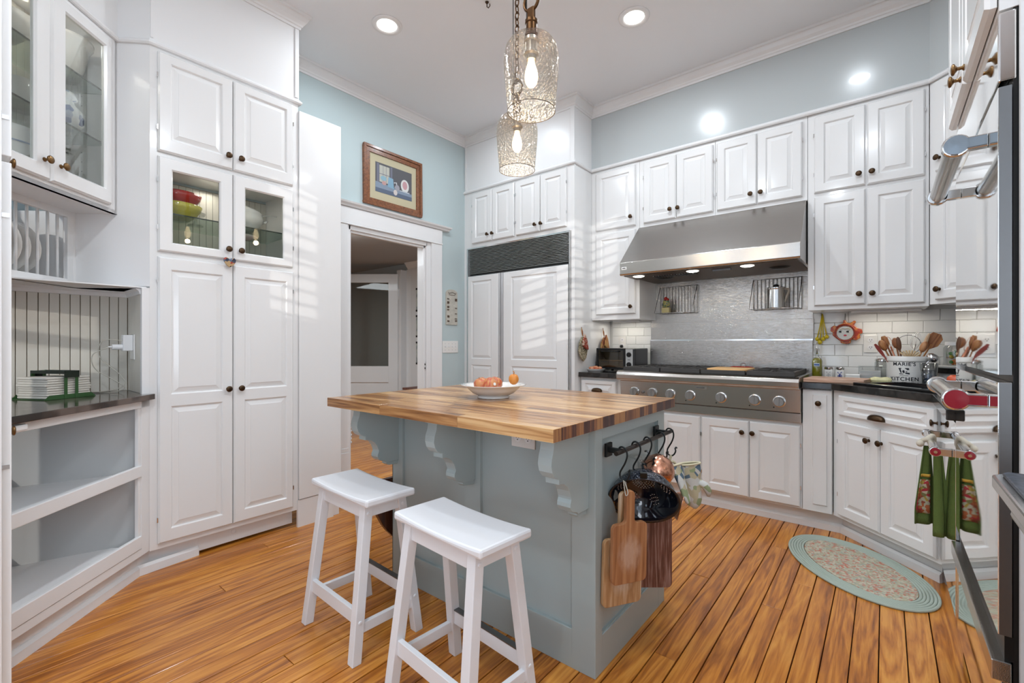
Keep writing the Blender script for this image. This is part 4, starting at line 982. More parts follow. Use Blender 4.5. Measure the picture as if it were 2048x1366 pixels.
for x0 in (-1.907, -1.387, -.847):
    m = MB().prismx(cor, x0, x0+.052)
    c_ = ob('corbel', m, isl, it, bev=.0012)
    ob('corbel_cap', MB().prismx([(1.40, .868), (1.160, .868), (1.160, .861), (1.168, .858), (1.176, .850), (1.180, .843), (1.40, .843)], x0-.008, x0+.060), isl, c_, bev=.001)
    ob('corbel_foot', MB().prismx([(1.40, .584), (1.336, .584), (1.334, .574), (1.346, .566), (1.40, .562)], x0+.008, x0+.044), isl, c_, bev=.001)
tp = thing('butcher_block_counter', 'thick butcher-block island top of glued wood staves', 'countertop', (0, 0, 0))
X0, X1, Y0, Y1, Z0, Z1 = -1.972, -.735, 1.092, 2.068, .868, .907
nr = 23; w = (Y1-Y0)/nr; rb = random.Random(11)
for j in range(nr):
    cuts = [X0]; xx = X0
    while True:
        xx += rb.uniform(.22, .62)
        if xx > X1-.15: break
        cuts.append(xx)
    cuts.append(X1)
    for a, b in zip(cuts[:-1], cuts[1:]):
        g = .00025; ya, yb = Y0+j*w+g, Y0+(j+1)*w-g; h2 = (b-a)/2; dz = rb.uniform(0, .0003)
        m = MB(); e = .001
        q = [(-h2+g, -w/2+g), (h2-g, -w/2+g), (h2-g, w/2-g), (-h2+g, w/2-g)]
        v = [(x_, y_, Z0) for x_, y_ in q]+[(x_, y_, Z1-e-dz) for x_, y_ in q]+[(x_*(1-e/h2), y_*(1-e*2/w), Z1-dz) for x_, y_ in q]
        F = [(0, 3, 2, 1), (0, 1, 5, 4), (1, 2, 6, 5), (2, 3, 7, 6), (3, 0, 4, 7), (4, 5, 9, 8), (5, 6, 10, 9), (6, 7, 11, 10), (7, 4, 8, 11), (8, 9, 10, 11)]
        m.add(v, F); m.mi = [1 if i in (2, 4) else 0 for i in range(10)]
        ob('stave', m, [butcher, endgrain], tp, ((a+b)/2, (ya+yb)/2, 0), fix=False)
# outlet under the overhang
def outlet(name, label, loc, rz, w=.075, h=.118, horiz=False, group=None):
    t = thing(name, label, 'outlet', loc, rz, group)
    a, b = (h, w) if horiz else (w, h)
    ob('cover_plate', MB().box(-a/2, a/2, -.006, 0, -b/2, b/2), porcelain, t, bev=.002)
    for s in (-1, 1):
        cx_, cz = (s*.025, 0) if horiz else (0, s*.025)
        r = ob('receptacle', MB().lathe([(.017, -.0005), (.017, .0015), (0, .0018)], 18, (cx_, -.006, cz), 'Y'), whitem, t)
        m = MB()
        for k in (-.006, .006): m.box(cx_+k-.0012, cx_+k+.0012, -.0085, -.0078, cz-.002, cz+.007)
        m.box(cx_-.002, cx_+.002, -.0085, -.0078, cz-.010, cz-.006)
        ob('slots', m, blackp, r)
    return t
outlet('island_outlet', 'white outlet on the island front under the top', (-1.09, 1.414, .786), 0, horiz=True, w=.075, h=.115)
outlet('wall_outlet', 'white outlet in the tiles between the painted dish and the crock', (-.075, YB+.001, 1.151), 0)
outlet('wall_outlet', 'white outlet on the tiles behind the toaster oven', (-1.88, YB+.001, 1.162), 0)
ob('plug', MB().lathe([(.012, 0), (.014, .02), (.008, .028), (0, .03)], 12, (0, -.008, -.034), 'Y'), blackp, bpy.data.objects['wall_outlet.001'], smooth=True)
# dark half-round board at the island's far-left end
pts = [(1.72, .475)]; pts = [(1.30+.0, .475)]+[(1.72-.42*math.cos(a), .475-.42*math.sin(a)) for a in [PI*i/28 for i in range(0, 29)]]
tag(ob('half_round_board', MB().prismx(pts[1:], -1.96, -1.935), wood('mahogany_board', [(.2, (.045, .014, .007)), (.6, (.10, .03, .012)), (.9, (.16, .055, .02))], 'Z', 1, .35, .3, .1), bev=.002), "dark half-round wooden leaf standing against the island's left end", 'board')

# ---- stools
def stool(loc, rz, label):
    t = thing('bar_stool', label, 'stool', loc, rz, 'white saddle stools at the island')
    L2, W2 = .218, .108; n = 14
    top = [(-L2+2*L2*i/n, .585-.009*(1-abs(-1+2*i/n)**2.2)) for i in range(n+1)]
    m = MB().prismy([(-L2, .556), (L2, .556)]+top[::-1], -W2, W2)
    ob('seat', m, stool_m, t, bev=.008, smooth=False)
    s = .018
    for sx in (-1, 1):
        for sy in (-1, 1):
            a, b = (sx*.160, sy*.072), (sx*.187, sy*.137)
            m = MB(); v = [(b[0]+i*s, b[1]+j*s, 0) for i, j in ((-1, -1), (1, -1), (1, 1), (-1, 1))]+[(a[0]+i*s, a[1]+j*s, .556) for i, j in ((-1, -1), (1, -1), (1, 1), (-1, 1))]
            m.add(v, [(0, 3, 2, 1), (4, 5, 6, 7), (0, 1, 5, 4), (1, 2, 6, 5), (2, 3, 7, 6), (3, 0, 4, 7)])
            l = ob('leg', m, stool_m, t, bev=.0025)
            k = MB(); 
            for z in (.522, .145):
                u = z/.556; px, py = b[0]+(a[0]-b[0])*u, b[1]+(a[1]-b[1])*u
                k.lathe([(.0075, 0), (.006, .003), (0, .004)], 10, (px+sx*s*1.0, py, z), 'X') if sx > 0 else k.lathe([(.0075, 0), (.006, -.003), (0, -.004)], 10, (px+sx*s, py, z), 'X')
            ob('screw_cap', k, stool_m, l)
    lx = lambda z: .187-.027*z/.556
    ly = lambda z: .137-.065*z/.556
    for sy in (-1, 1):
        z = .527; ob('apron', MB().box(-lx(z), lx(z), sy*ly(z)-.009, sy*ly(z)+.009, .500, .556), stool_m, t, bev=.0015)
        z = .155; st = ob('stretcher', MB().box(-lx(z), lx(z), sy*ly(z)-.009, sy*ly(z)+.009, .130, .180), stool_m, t, bev=.0015)
        if sy > 0:
            ob('metal_foot_strip', MB().box(-lx(z)+.02, lx(z)-.02, sy*ly(z)-.012, sy*ly(z)+.010, .1795, .1835), graysteel, st)
    for sx in (-1, 1):
        z = .527; ob('apron', MB().box(sx*lx(z)-.009, sx*lx(z)+.009, -ly(z), ly(z), .505, .556), stool_m, t, bev=.0015)
        z = .115; ob('stretcher', MB().box(sx*lx(z)-.009, sx*lx(z)+.009, -ly(z), ly(z), .098, .134), stool_m, t, bev=.0015)
    return t
stool((-1.661, 1.068, 0), math.radians(-2.5), 'white wooden saddle stool, the left and farther one of the two')
stool((-1.068, 1.045, 0), math.radians(-4.5), 'white wooden saddle stool, the nearer one in the middle foreground')

# ---- pendants
def pendant(x, y, label):
    t = thing('pendant_light', label, 'pendant light', (x, y, 1.985), 0, 'seeded glass pendants over the island')
    g = [(.0855, 0), (.0875, .03), (.092, .08), (.0965, .13), (.099, .175), (.098, .20), (.091, .228), (.076, .250), (.052, .266), (.026, .274), (.018, .275)]
    sh = ob('glass_shade', MB().shell(g, 56), seeded, t, smooth=True)
    m = MB(); m.shell([(.0862, .0015), (.0866, -.0008), (.0850, -.0008), (.0848, .0015)], 56); ob('rim', m, mat('smoky_rim', (.16, .13, .10), .15), t, smooth=True)
    ob('socket_cap', MB().lathe([(0, .262), (.022, .268), (.024, .276), (.020, .280), (.020, .312), (.023, .316), (.023, .326), (.012, .330), (0, .330)], 24), bronze2 if False else mat('brown_bronze', (.10, .05, .022), .3, metal=1), t, smooth=True, ang=.6)
    br = MATS['brown_bronze']
    so_ = ob('socket', MB().lathe([(0, .262), (.026, .262), (.028, .250), (.022, .246), (.020, .215), (.027, .212), (.027, .205), (.019, .200), (.017, .185), (0, .185)], 20), mat('socket_grey', (.30, .27, .24), .3, metal=.7), t, smooth=True, ang=.6)
    ob('bulb', MB().lathe([(0, .190), (.010, .188), (.013, .170), (.021, .145), (.024, .122), (.020, .102), (.011, .090), (0, .086)], 20), bulbm, t, smooth=True)
    # ring, straps, chain
    ob('strap', MB().box(-.014, .014, -.007, .007, .322, .372), br, t, bev=.002)
    m = MB(); n = 28
    m.tube([(.031*math.cos(2*PI*i/n), 0, .395+.033*math.sin(2*PI*i/n)) for i in range(n+1)], .0058, 10, cap=False)
    ob('ring', m, br, t, smooth=True)
    ob('strap', MB().box(-.014, .014, -.008, .008, .418, .470), br, t, bev=.002)
    z = .47; i = 0
    while z < ZC-1.985-.03:
        m = MB(); m.tube([(.010*math.cos(2*PI*k/12), 0, z+.016+.020*math.sin(2*PI*k/12)) for k in range(13)], .0030, 6, cap=False)
        c_ = ob('chain_link', m, br, t, smooth=True, rot=(0, 0, (i % 2)*PI/2)); z += .032; i += 1
    ob('cord', MB().tube([(-.020, .0, .30), (-.024, 0, .5), (-.024, 0, ZC-1.985)], .0022, 6), blackp, t)
    ob('ceiling_cup', MB().lathe([(.0, ZC-1.985-.03), (.05, ZC-1.985-.028), (.062, ZC-1.985)], 24), br, t, smooth=True)
    l_ = bpy.data.lights.new('bulb_light', 'POINT'); l_.energy = 2.0; l_.color = (1, .82, .6); l_.shadow_soft_size = .02
    lo = bpy.data.objects.new('bulb_light', l_); C.objects.link(lo); lo.location = (x, y, 1.985+.06)
pendant(-.985, 1.322, 'nearer and larger-looking seeded glass pendant with bronze ring')
pendant(-1.372, 1.727, 'farther seeded glass pendant, seen below the nearer one')
m = MB(); m.tube([(0, 0, .03), (0, 0, .0), (.012, 0, -.012), (.024, 0, -.004), (.022, 0, .008)], .003, 6); m.lathe([(.012, .028), (.006, .02), (0, .018)], 12)
tag(ob('ceiling_hook', m, bronze, None, (-1.86, 2.05, ZC-.03), smooth=True), 'small dark hook screwed into the ceiling left of the pendants', 'hook')

# ---- fruit bowl
fb = thing('fruit_bowl', 'white footed bowl with a wide rim on the island top', 'bowl', (-1.385, 1.570, .9075))
ob('bowl', MB().lathe([(0, 0), (.072, 0), (.074, .004), (.068, .010), (.074, .012), (.095, .022), (.115, .040), (.124, .052), (.148, .058), (.150, .061), (.124, .058), (.112, .045), (.09, .027), (.06, .017), (0, .015)], 48), porcelain, fb, smooth=True)
apm = patch('apple_skin', [(.45, .06, .03), (.52, .14, .06), (.60, .30, .10), (.45, .07, .04), (.55, .22, .08)], 22, .3, 'NOISE', (1, 1, .5), 0)
def apple(x, y, z, r, label, rot):
    pr = [(.0, .012*0+r*.62), (r*.25, r*.78), (r*.55, r*.86), (r*.88, r*.55), (r, 0.1*r), (r*.90, -r*.45), (r*.62, -r*.80), (r*.3, -r*.90), (0, -r*.80)]
    t = thing('apple', label, 'apple', (x, y, z), 0, 'apples in the bowl'); t.rotation_euler = rot
    ob('flesh', MB().lathe(pr, 22), apm, t, smooth=True)
    ob('stem', MB().tube([(0, 0, r*.6), (.002, 0, r*.9), (.005, 0, r*1.05)], .0015, 5), brown_w, t)
    return t
apple(-1.424, 1.530, .966, .034, 'red apple at the left of the bowl', (.3, -.2, 0))
apple(-1.380, 1.545, .966, .035, 'red apple with a small white sticker in the front of the bowl', (-.3, .35, .5))
apple(-1.400, 1.600, .966, .034, 'red apple at the back of the bowl', (.2, .3, 2))
ob('sticker', MB().lathe([(0, .0355), (.007, .035)], 10), porcelain, bpy.data.objects['apple.001'], rot=(PI/2-.2, 0, .65))
t = thing('mini_pumpkin', 'tiny orange pumpkin on the right rim of the fruit bowl', 'pumpkin', (-1.305, 1.618, .992), .4)
m = MB(); n = 32; rg = 8; vs = []
for j in range(rg+1):
    a = PI*j/rg
    for k in range(n):
        th = 2*PI*k/n; r = .0225*math.sin(a)*(1+.09*abs(math.cos(th*4))-.04)+.0001; vs.append((r*math.cos(th), r*math.sin(th), .026*math.cos(a)*(1-.15*math.exp(-(a/.5)**2))))
m.add(vs, [(j*n+k, j*n+(k+1) % n, (j+1)*n+(k+1) % n, (j+1)*n+k) for j in range(rg) for k in range(n)])
ob('flesh', m, mat('pumpkin_orange', (.62, .22, .03), .4, coat=.2), t, smooth=True)
ob('stem', MB().tube([(0, 0, .02), (.002, 0, .03), (-.003, 0, .036)], .003, 6), spoon_w, t)

# ================================================================== HANGING RAIL ON THE ISLAND END
rl = thing('hanging_rail', 'black iron rail with square mounts on the end of the island', 'rail', (-.77, 0, .775))
ob('bar', MB().tube([(.055, 1.445, 0), (.055, 1.975, 0)], .008, 14), mat('dark_rail_metal', (.05, .04, .035), .35, metal=.9), rl, smooth=True, ang=.8)
for y in (1.487, 1.925):
    mt = ob('mount', MB().box(-.0005, .010, y-.022, y+.022, -.024, .024), black, rl, bev=.002)
    ob('post', MB().box(.010, .056, y-.008, y+.008, -.009, .009), black, mt, bev=.002)
hk = [(-.016, -.010), (-.015, .004), (-.008, .013), (.002, .014), (.012, .008), (.017, -.006), (.016, -.022), (.009, -.042), (-.001, -.060), (-.009, -.076), (-.009, -.090), (-.001, -.099), (.010, -.100), (.020, -.092), (.026, -.078), (.024, -.068), (.028, -.062), (.032, -.066)]
hme = MB().tube(wpath([(x, 0, z) for x, z in hk]), .0032, 8).mesh('hook', black, True)
HY = (1.495, 1.607, 1.713, 1.846, 1.948)
HN = ('holding the handled board', 'holding the colander', 'third along the rail, holding the dark board', 'holding the copper bowl', 'at the far end, holding the mitts')
for i, y in enumerate(HY):
    o_ = add_obj('s_hook', hme, None, (-.715, y, .775)); tag(o_, 'black iron S-hook on the rail, '+HN[i], 'hook', 'S-hooks on the island rail'); o_.rotation_euler = (0, 0, (.0, .05, -.1, .1, 0)[i])
def board(name, label, w, h, hw, hh, th, loc, rz, m_, tilt=0, r=.018, scrub=None):
    t = thing(name, label, 'cutting board', loc, rz, 'cutting boards hanging on the island')
    t.rotation_euler = (0, tilt, rz)
    pts = []
    def arc(cx_, cz, r_, a0, a1, n=5): return [(cx_+r_*math.cos(a0+(a1-a0)*i/n), cz+r_*math.sin(a0+(a1-a0)*i/n)) for i in range(n+1)]
    pts += arc(-w/2+r, r, r, PI, 1.5*PI)+arc(w/2-r, r, r, 1.5*PI, 2*PI)
    pts += arc(w/2-r, h-r, r, 0, PI/2)
    if hh: pts += arc(hw/2+.014, h+.014, .014, 1.5*PI, PI)+arc(0, h+hh-hw/2, hw/2, 0, PI, 8)+arc(-hw/2-.014, h+.014, .014, 0, -.5*PI)
    pts += arc(-w/2+r, h-r, r, PI/2, PI)
    ob('blade', MB().prismy(pts, -th/2, th/2), m_, t, bev=.002)
    return t
def scrubmat(name, base, col):
    """worn pale scrub marks in the middle of the board"""
    m = base.copy(); m.name = name; nt = m.node_tree; N, Lk = nt.nodes, nt.links; b = N['Principled BSDF']
    src = b.inputs['Base Color'].links[0].from_socket
    tc = N.new('ShaderNodeTexCoord'); mp = N.new('ShaderNodeMapping'); mp.inputs['Location'].default_value = (0, 0, -.10); Lk.new(tc.outputs['Object'], mp.inputs[0])
    mp2 = N.new('ShaderNodeMapping'); mp2.vector_type = 'POINT'; mp2.inputs['Scale'].default_value = (15, 1, 11); Lk.new(mp.outputs[0], mp2.inputs[0])
    g = N.new('ShaderNodeTexGradient'); g.gradient_type = 'SPHERICAL'; Lk.new(mp2.outputs[0], g.inputs[0])
    n = N.new('ShaderNodeTexNoise'); n.inputs['Scale'].default_value = 90; n.inputs['Detail'].default_value = 4; mp3 = N.new('ShaderNodeMapping'); mp3.inputs['Scale'].default_value = (1, 1, .35); Lk.new(tc.outputs['Object'], mp3.inputs[0]); Lk.new(mp3.outputs[0], n.inputs['Vector'])
    mu = N.new('ShaderNodeMath'); mu.operation = 'MULTIPLY'; Lk.new(g.outputs['Fac'], mu.inputs[0]); Lk.new(n.outputs['Fac'], mu.inputs[1])
    r = ramp(N, [(.10, (0, 0, 0)), (.34, (.75, .75, .75))]); Lk.new(mu.outputs[0], r.inputs[0])
    mx = N.new('ShaderNodeMix'); mx.data_type = 'RGBA'; Lk.new(r.outputs[0], mx.inputs[0]); Lk.new(src, mx.inputs[6]); mx.inputs[7].default_value = c4(col); Lk.new(mx.outputs[2], b.inputs['Base Color'])
    return m
A61 = math.radians(61)
board('hanging_board', 'brown handled cutting board with pale scratches, hanging in front', .140, .205, .034, .112, .018, (-.688, 1.482, .330), A61, scrubmat('scratched_brown_board', brown_w, (.55, .36, .26)), .02)
board('hanging_board', 'paler cutting board hanging lowest, behind the scratched one', .160, .235, .036, .16, .016, (-.722, 1.497, .236), A61, scrubmat('scratched_pale_board', light_w, (.72, .60, .48)), .03)
board('hanging_board', 'long dark worn cutting board hanging behind the colander', .150, .36, .04, .10, .018, (-.697, 1.712, .217), math.radians(39), dark_w, 0)
tag(ob('hanging_string', MB().tube(wpath([(-.708, 1.487, .676), (-.700, 1.478, .655), (-.690, 1.468, .632), (-.684, 1.472, .640), (-.700, 1.487, .666), (-.712, 1.50, .672), (-.70, 1.50, .64), (-.694, 1.487, .628)]), .0016, 6), mat('pale_string', (.50, .47, .40), .9), smooth=True), 'pale knotted string loop holding the front cutting board on its hook', 'string')
# colander, opening out and down
cl = bpy.data.objects.new('colander', None); C.objects.link(cl); tag(cl, 'black speckled enamel colander hanging upside down from the rail', 'colander')
nrm = Vector((.39*.80, -.92*.80, -.58)).normalized(); cl.location = (-.676, 1.585, .585); cl.rotation_euler = nrm.to_track_quat('Z', 'Y').to_euler()
cp_ = patch('speckled_enamel', [(.008, .010, .018), (.008, .010, .018), (.008, .010, .018), (.010, .013, .022), (.010, .013, .022), (.12, .13, .15)], 330, .12, bump=0)
ob('bowl', MB().shell([(.045, -.092), (.085, -.075), (.108, -.04), (.116, -.004), (.126, 0), (.128, .003), (.126, .005), (.112, -.004), (.103, -.04), (.080, -.071), (.044, -.087), (0, -.088)], 44), mat('black_blue_enamel', (.006, .009, .018), .08, coat=.6), cl, smooth=True)
ob('outer_coat', MB().shell([(0, -.0925), (.046, -.0932), (.0865, -.0758), (.1095, -.040), (.1175, -.004)], 44), cp_, cl, smooth=True)
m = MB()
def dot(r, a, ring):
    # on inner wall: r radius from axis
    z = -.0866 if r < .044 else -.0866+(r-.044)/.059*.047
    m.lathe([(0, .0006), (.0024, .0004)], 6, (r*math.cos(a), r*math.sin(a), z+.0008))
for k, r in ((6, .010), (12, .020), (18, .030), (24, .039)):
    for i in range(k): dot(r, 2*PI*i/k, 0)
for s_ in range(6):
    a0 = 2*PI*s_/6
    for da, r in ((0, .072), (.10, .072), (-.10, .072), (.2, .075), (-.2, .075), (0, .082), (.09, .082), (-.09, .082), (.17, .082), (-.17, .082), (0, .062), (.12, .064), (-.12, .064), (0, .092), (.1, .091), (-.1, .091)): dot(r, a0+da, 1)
s_ = ob('hole_light_discs', m, mat('light_through_holes', (.62, .60, .56), .6), cl); s_['kind'] = 'stuff'  # pale discs coloured like the lit wall showing through the holes
ob('hanging_tab', MB().box(-.012, .012, .112, .155, -.006, .002), black, cl, (0, 0, 0), bev=.002)
# copper pieces
cu = mat('hammered_copper', (.72, .36, .24), .22, metal=1, bump=.5, bs=90); cu2 = mat('copper_lining', (.70, .22, .13), .3, metal=.8)
t = thing('copper_bowl', 'hammered copper bowl hanging behind the colander', 'bowl', (-.697, 1.765, .652), 0); t.rotation_euler = Vector((-.75, .25, -.6)).to_track_quat('Z', 'Y').to_euler()
ob('bowl', MB().shell([(0, -.060), (.035, -.056), (.056, -.036), (.064, -.004), (.066, 0)], 32), cu, t, smooth=True, solid=.002)
ob('hanging_loop', MB().tube([(0, .068, -.005), (0, .085, .0), (0, .088, .01)], .004, 8), graysteel, t, smooth=True)
t = thing('copper_funnel', 'copper cup with an orange-red lining hanging sideways behind the colander', 'cup', (-.640, 1.868, .500), 0); t.rotation_euler = Vector((.93, .25, -.25)).to_track_quat('Z', 'Y').to_euler()
ob('cup', MB().shell([(0, -.075), (.018, -.074), (.022, -.05), (.045, -.025), (.060, 0), (.062, .002)], 32), cu, t, smooth=True, solid=.0015)
ob('lining', MB().shell([(0, -.070), (.016, -.069), (.020, -.048), (.042, -.025), (.057, .0)], 32), cu2, t, smooth=True)
t = thing('glass_ladle', 'clear glass piece hanging beside the copper bowl', 'glassware', (-.735, 1.700, .660), .3)
ob('body', MB().shell([(0, 0), (.012, .002), (.014, .03), (.030, .048), (.052, .054)], 24), glassg, t, smooth=True)
# oven mitts
quilt = patch('olive_quilted_lining', [(.30, .27, .07), (.36, .33, .10), (.26, .23, .05)], 28, .9, 'VORONOI', bump=1.0); mo = patch('mitt_print', [(.62, .63, .60), (.60, .61, .58), (.10, .16, .22), (.60, .60, .56), (.30, .36, .20), (.5, .45, .3)], 38, .9, bump=.3); cream = mat('cream_binding', (.66, .60, .42), .9)
def mitt(label, mouth, ax, ln, ra, rb_, side, thumb=True):
    """open cuff at mouth, cloth runs along ax; ra wide radius, rb_ thin radius"""
    t = thing('oven_mitt', label, 'oven mitt', mouth, 0, 'oven mitts on the last hook')
    A = Vector(ax).normalized(); Sd = Vector(side); Sd = (Sd-A*Sd.dot(A)).normalized(); Tn = A.cross(Sd)
    prof = [(0, 1), (.15, .98), (.4, .80), (.6, .74), (.8, .70), (.92, .5), (1.0, .12)]; n = 24; vs = []
    for u, k in prof:
        for i in range(n):
            a = 2*PI*i/n; vs.append(A*ln*u+Sd*ra*k*math.cos(a)+Tn*rb_*k*math.sin(a)*(1-.25*u))
    m = MB().add(vs, [(j*n+i, j*n+(i+1) % n, (j+1)*n+(i+1) % n, (j+1)*n+i) for j in range(len(prof)-1) for i in range(n)]+[tuple((len(prof)-1)*n+i for i in range(n))])
    b = ob('body', m, mo, t, smooth=True)
    m = MB().add([v*.93+A*.0015 if False else A*(v.dot(A)*.8)+(v-A*v.dot(A))*.92 for v in vs[:n*4]], [(j*n+(i+1) % n, j*n+i, (j+1)*n+i, (j+1)*n+(i+1) % n) for j in range(3) for i in range(n)]+[tuple(3*n+i for i in range(n))])
    ob('lining', m, quilt, t, smooth=True)
    m = MB().tube([vs[i % n] for i in range(n+1)], .0045, 8, cap=False); ob('binding', m, cream, t, smooth=True)
    if thumb:
        m = MB().tube([A*ln*.42+Sd*ra*.6, A*ln*.52+Sd*ra*1.15, A*ln*.66+Sd*ra*1.35, A*ln*.76+Sd*ra*1.3], [.016, .017, .014, .006], 10); ob('thumb', m, mo, t, smooth=True)
    return t
mitt('oven mitt with olive quilted lining, the left of the pair', (-.665, 1.880, .655), (.35, -.10, -.85), .16, .045, .020, (.36, .10, -.93), False)
mitt('oven mitt with olive quilted lining, the right of the pair', (-.640, 1.965, .648), (.15, .0, -.99), .185, .046, .026, (.62, .35, -.60))
tag(ob('mitt_loop', MB().tube(wpath([(-.708, 1.948, .677), (-.712, 1.945, .66), (-.715, 1.940, .645), (-.700, 1.950, .65), (-.690, 1.96, .635)]), .006, 8), cream, smooth=True), 'cream cloth loop holding the mitts on the last hook', 'loop')

# ================================================================== TEAL WALL
t = thing('framed_picture', 'still-life print in a wide brown wooden frame above the doorway', 'picture', (XL, 2.425, 2.54), PI/2)
W2, H2 = .3, .246
def fring(m, o_, i_, y0, y1):
    for r in ((-o_[0], o_[0], -o_[1], -i_[1]), (-o_[0], o_[0], i_[1], o_[1])): m.box(r[0], r[1], y0, y1, r[2], r[3])
    for r in ((-o_[0], -i_[0]), (i_[0], o_[0])): m.box(r[0], r[1], y0, y1, -i_[1], i_[1])
    return m
ob('frame', fring(MB(), (W2, H2), (W2-.022, H2-.022), -.026, 0), frame_w, t, bev=.003)
ob('frame_inner', fring(MB(), (W2-.022, H2-.022), (W2-.060, H2-.058), -.018, 0), frame_w, t, bev=.004)
ob('mat_board', MB().box(-W2+.06, W2-.06, -.008, -.004, -H2+.058, H2-.058), mat('cream_mat_board', (.52, .47, .32), .8), t)
# the print: a plain still life laid down in flat shapes
pic = lambda n_, poly, col, d: ob(n_, MB().add([(x, -.0082-d*.0002, z) for x, z in poly], [tuple(range(len(poly)))]), mat('print_'+n_+str(d), col, .6), pr_)
pr_ = ob('print', MB().add([(x, -.0082, z) for x, z in ((-.185, -.12), (.192, -.12), (.192, .127), (-.185, .127))], [(0, 1, 2, 3)]), mat('print_ground', (.10, .10, .11), .6), t)
R4 = lambda a, b, c, d: [(a, c), (b, c), (b, d), (a, d)]
ell = lambda cx_, cz, rx, rz, n=18: [(cx_+rx*math.cos(2*PI*i/n), cz+rz*math.sin(2*PI*i/n)) for i in range(n)]
pic('window_glow', R4(-.145, -.045, -.03, .11), (.48, .48, .42), 1)
for i, r in enumerate((R4(-.17, -.15, -.05, .12), R4(-.035, -.015, -.05, .12), R4(-.11, -.107, -.03, .11), R4(-.08, -.077, -.03, .11), R4(-.145, -.045, .035, .040))): pic('muntin', r, (.16, .17, .22), 2+i)
pic('table_top', [(-.185, -.12), (.192, -.12), (.192, -.06), (-.185, -.035)], (.22, .28, .36), 7)
pic('table_front', R4(-.185, .192, -.12, -.085), (.10, .13, .19), 8)
pic('basket', ell(-.105, .005, .03, .02), (.25, .42, .50), 9)
pic('cloth_pink', ell(-.10, -.035, .022, .016), (.50, .30, .28), 10)
pic('coffee_pot', [(-.065, -.055), (.0, -.06), (-.008, .025), (-.055, .03)], (.22, .38, .50), 11)
pic('pot_handle', [(.0, .0), (.03, .005), (.035, -.03), (.01, -.045), (.004, -.04), (.026, -.026), (.022, -.002), (.0, -.01)], (.55, .58, .60), 12)
pic('kettle', ell(.035, -.04, .024, .026), (.32, .32, .36), 13)
pic('small_cup', ell(.015, -.085, .02, .024), (.60, .55, .52), 14)
pic('plate_white', ell(.115, -.005, .044, .056), (.66, .66, .64), 15)
pic('plate_pink', ell(.115, .0, .026, .036), (.52, .30, .32), 16)
pic('plate_foot', R4(.06, .165, -.062, -.052), (.45, .50, .56), 17)
t = thing('wall_plaque', 'narrow weathered cream plaque with small dark tags right of the doorway', 'plaque', (XL, 3.106, 1.335), PI/2)
pp_ = [(-.075, 0), (.075, 0), (.075, .31)]+[(.075*math.cos(a), .31+.036*math.sin(a)) for a in [PI*i/10 for i in range(1, 10)]]+[(-.075, .31)]
ob('board', MB().prismy(pp_, -.012, 0), mat('weathered_cream', (.50, .48, .42), .8, var=.12, vs=30), t, bev=.002)
m = MB(); m.tube([(-.05, -.014, .315), (-.04, -.016, .305), (0, -.016, .318), (.045, -.016, .305), (.055, -.014, .312)], .0022, 6); m.tube([(-.04, -.015, .303), (-.036, -.015, .29), (.036, -.015, .29), (.042, -.015, .303)], .0022, 6)
ob('wire', m, mat('rusty_wire', (.20, .16, .13), .7), t)
for i, (x, z, h_) in enumerate(((-.052, .25, .008), (-.052, .215, .022), (-.052, .172, .018), (-.052, .145, .010), (-.050, .08, .020), (-.050, .035, .014), (.052, .245, .026), (.052, .165, .006), (.050, .11, .006), (.050, .06, .006), (.052, .04, .010))):
    ob('tag', MB().box(x-.012, x+.012, -.017, -.012, z-h_/2, z+h_/2), mat('tag_brown', (.10, .065, .045), .8) if i == 0 else MATS['tag_brown'], t)
t = thing('light_switch_plate', 'white switch plate with four toggles under the plaque', 'light switch', (XL, 3.090, 1.12), PI/2)
ob('cover_plate', MB().box(-.103, .103, -.007, 0, -.057, .057), porcelain, t, bev=.002)
for i in range(4):
    x = -.069+.046*i; ob('toggle', MB().box(x-.005, x+.005, -.018, -.006, -.004, .012), trimw, t, bev=.001)
    ob('screw', MB().lathe([(.003, 0), (0, .001)], 8, (x, -.007, .03), 'Y'), graysteel, t); ob('screw', MB().lathe([(.003, 0), (0, .001)], 8, (x, -.007, -.03), 'Y'), graysteel, t)
# ================================================================== SMALL THINGS ALONG THE BACK COUNTER
# pot holders on the refrigerator side
red_cloth = patch('red_dotted_cloth', [(.30, .05, .03), (.30, .05, .03), (.55, .45, .35), (.36, .08, .04)], 130, .9, bump=.3); leaf_cloth = patch('leaf_print_cloth', [(.22, .19, .11), (.45, .41, .30), (.12, .10, .06), (.36, .30, .2)], 90, .9, bump=.3)
gold_cloth = patch('gold_striped_cloth', [(.30, .14, .05), (.45, .27, .10), (.22, .07, .03)], 70, .9, 'VORONOI', (1, 1, .3), .3)
def potholder(label, y, z, ca, cb, k):
    t = thing('pot_holder', label, 'pot holder', (-1.999, y, z), PI/2, 'pot holders hanging on the refrigerator side')
    # local x along the wall (+y), local y into the wall
    ob('pad', MB().prismy([(.0, -.135), (.045, -.105), (.072, -.03), (.058, .01), (.02, .075), (-.02, .075), (-.062, .02), (-.072, -.04), (-.045, -.10)], -.030, -.014), cb, t, bev=.006)
    ob('flap', MB().prismy([(.0, .10), (.030, .06), (.060, -.035), (.02, -.030), (-.035, .0), (-.03, .04)], -.046, -.030), ca, t, bev=.006)
    ob('loop', MB().tube([(0, -.02, .08), (.004, -.014, .12), (0, -.006, .155), (-.006, -.012, .12), (-.003, -.02, .08)], .004, 6), gold_cloth, t, smooth=True)
potholder('folded pot holder in red and leaf print, the nearer one on the refrigerator side', 3.385, 1.135, red_cloth, leaf_cloth, 0)
potholder('gold striped pot holder, the farther one behind the toaster oven', 3.765, 1.135, gold_cloth, gold_cloth, 1)
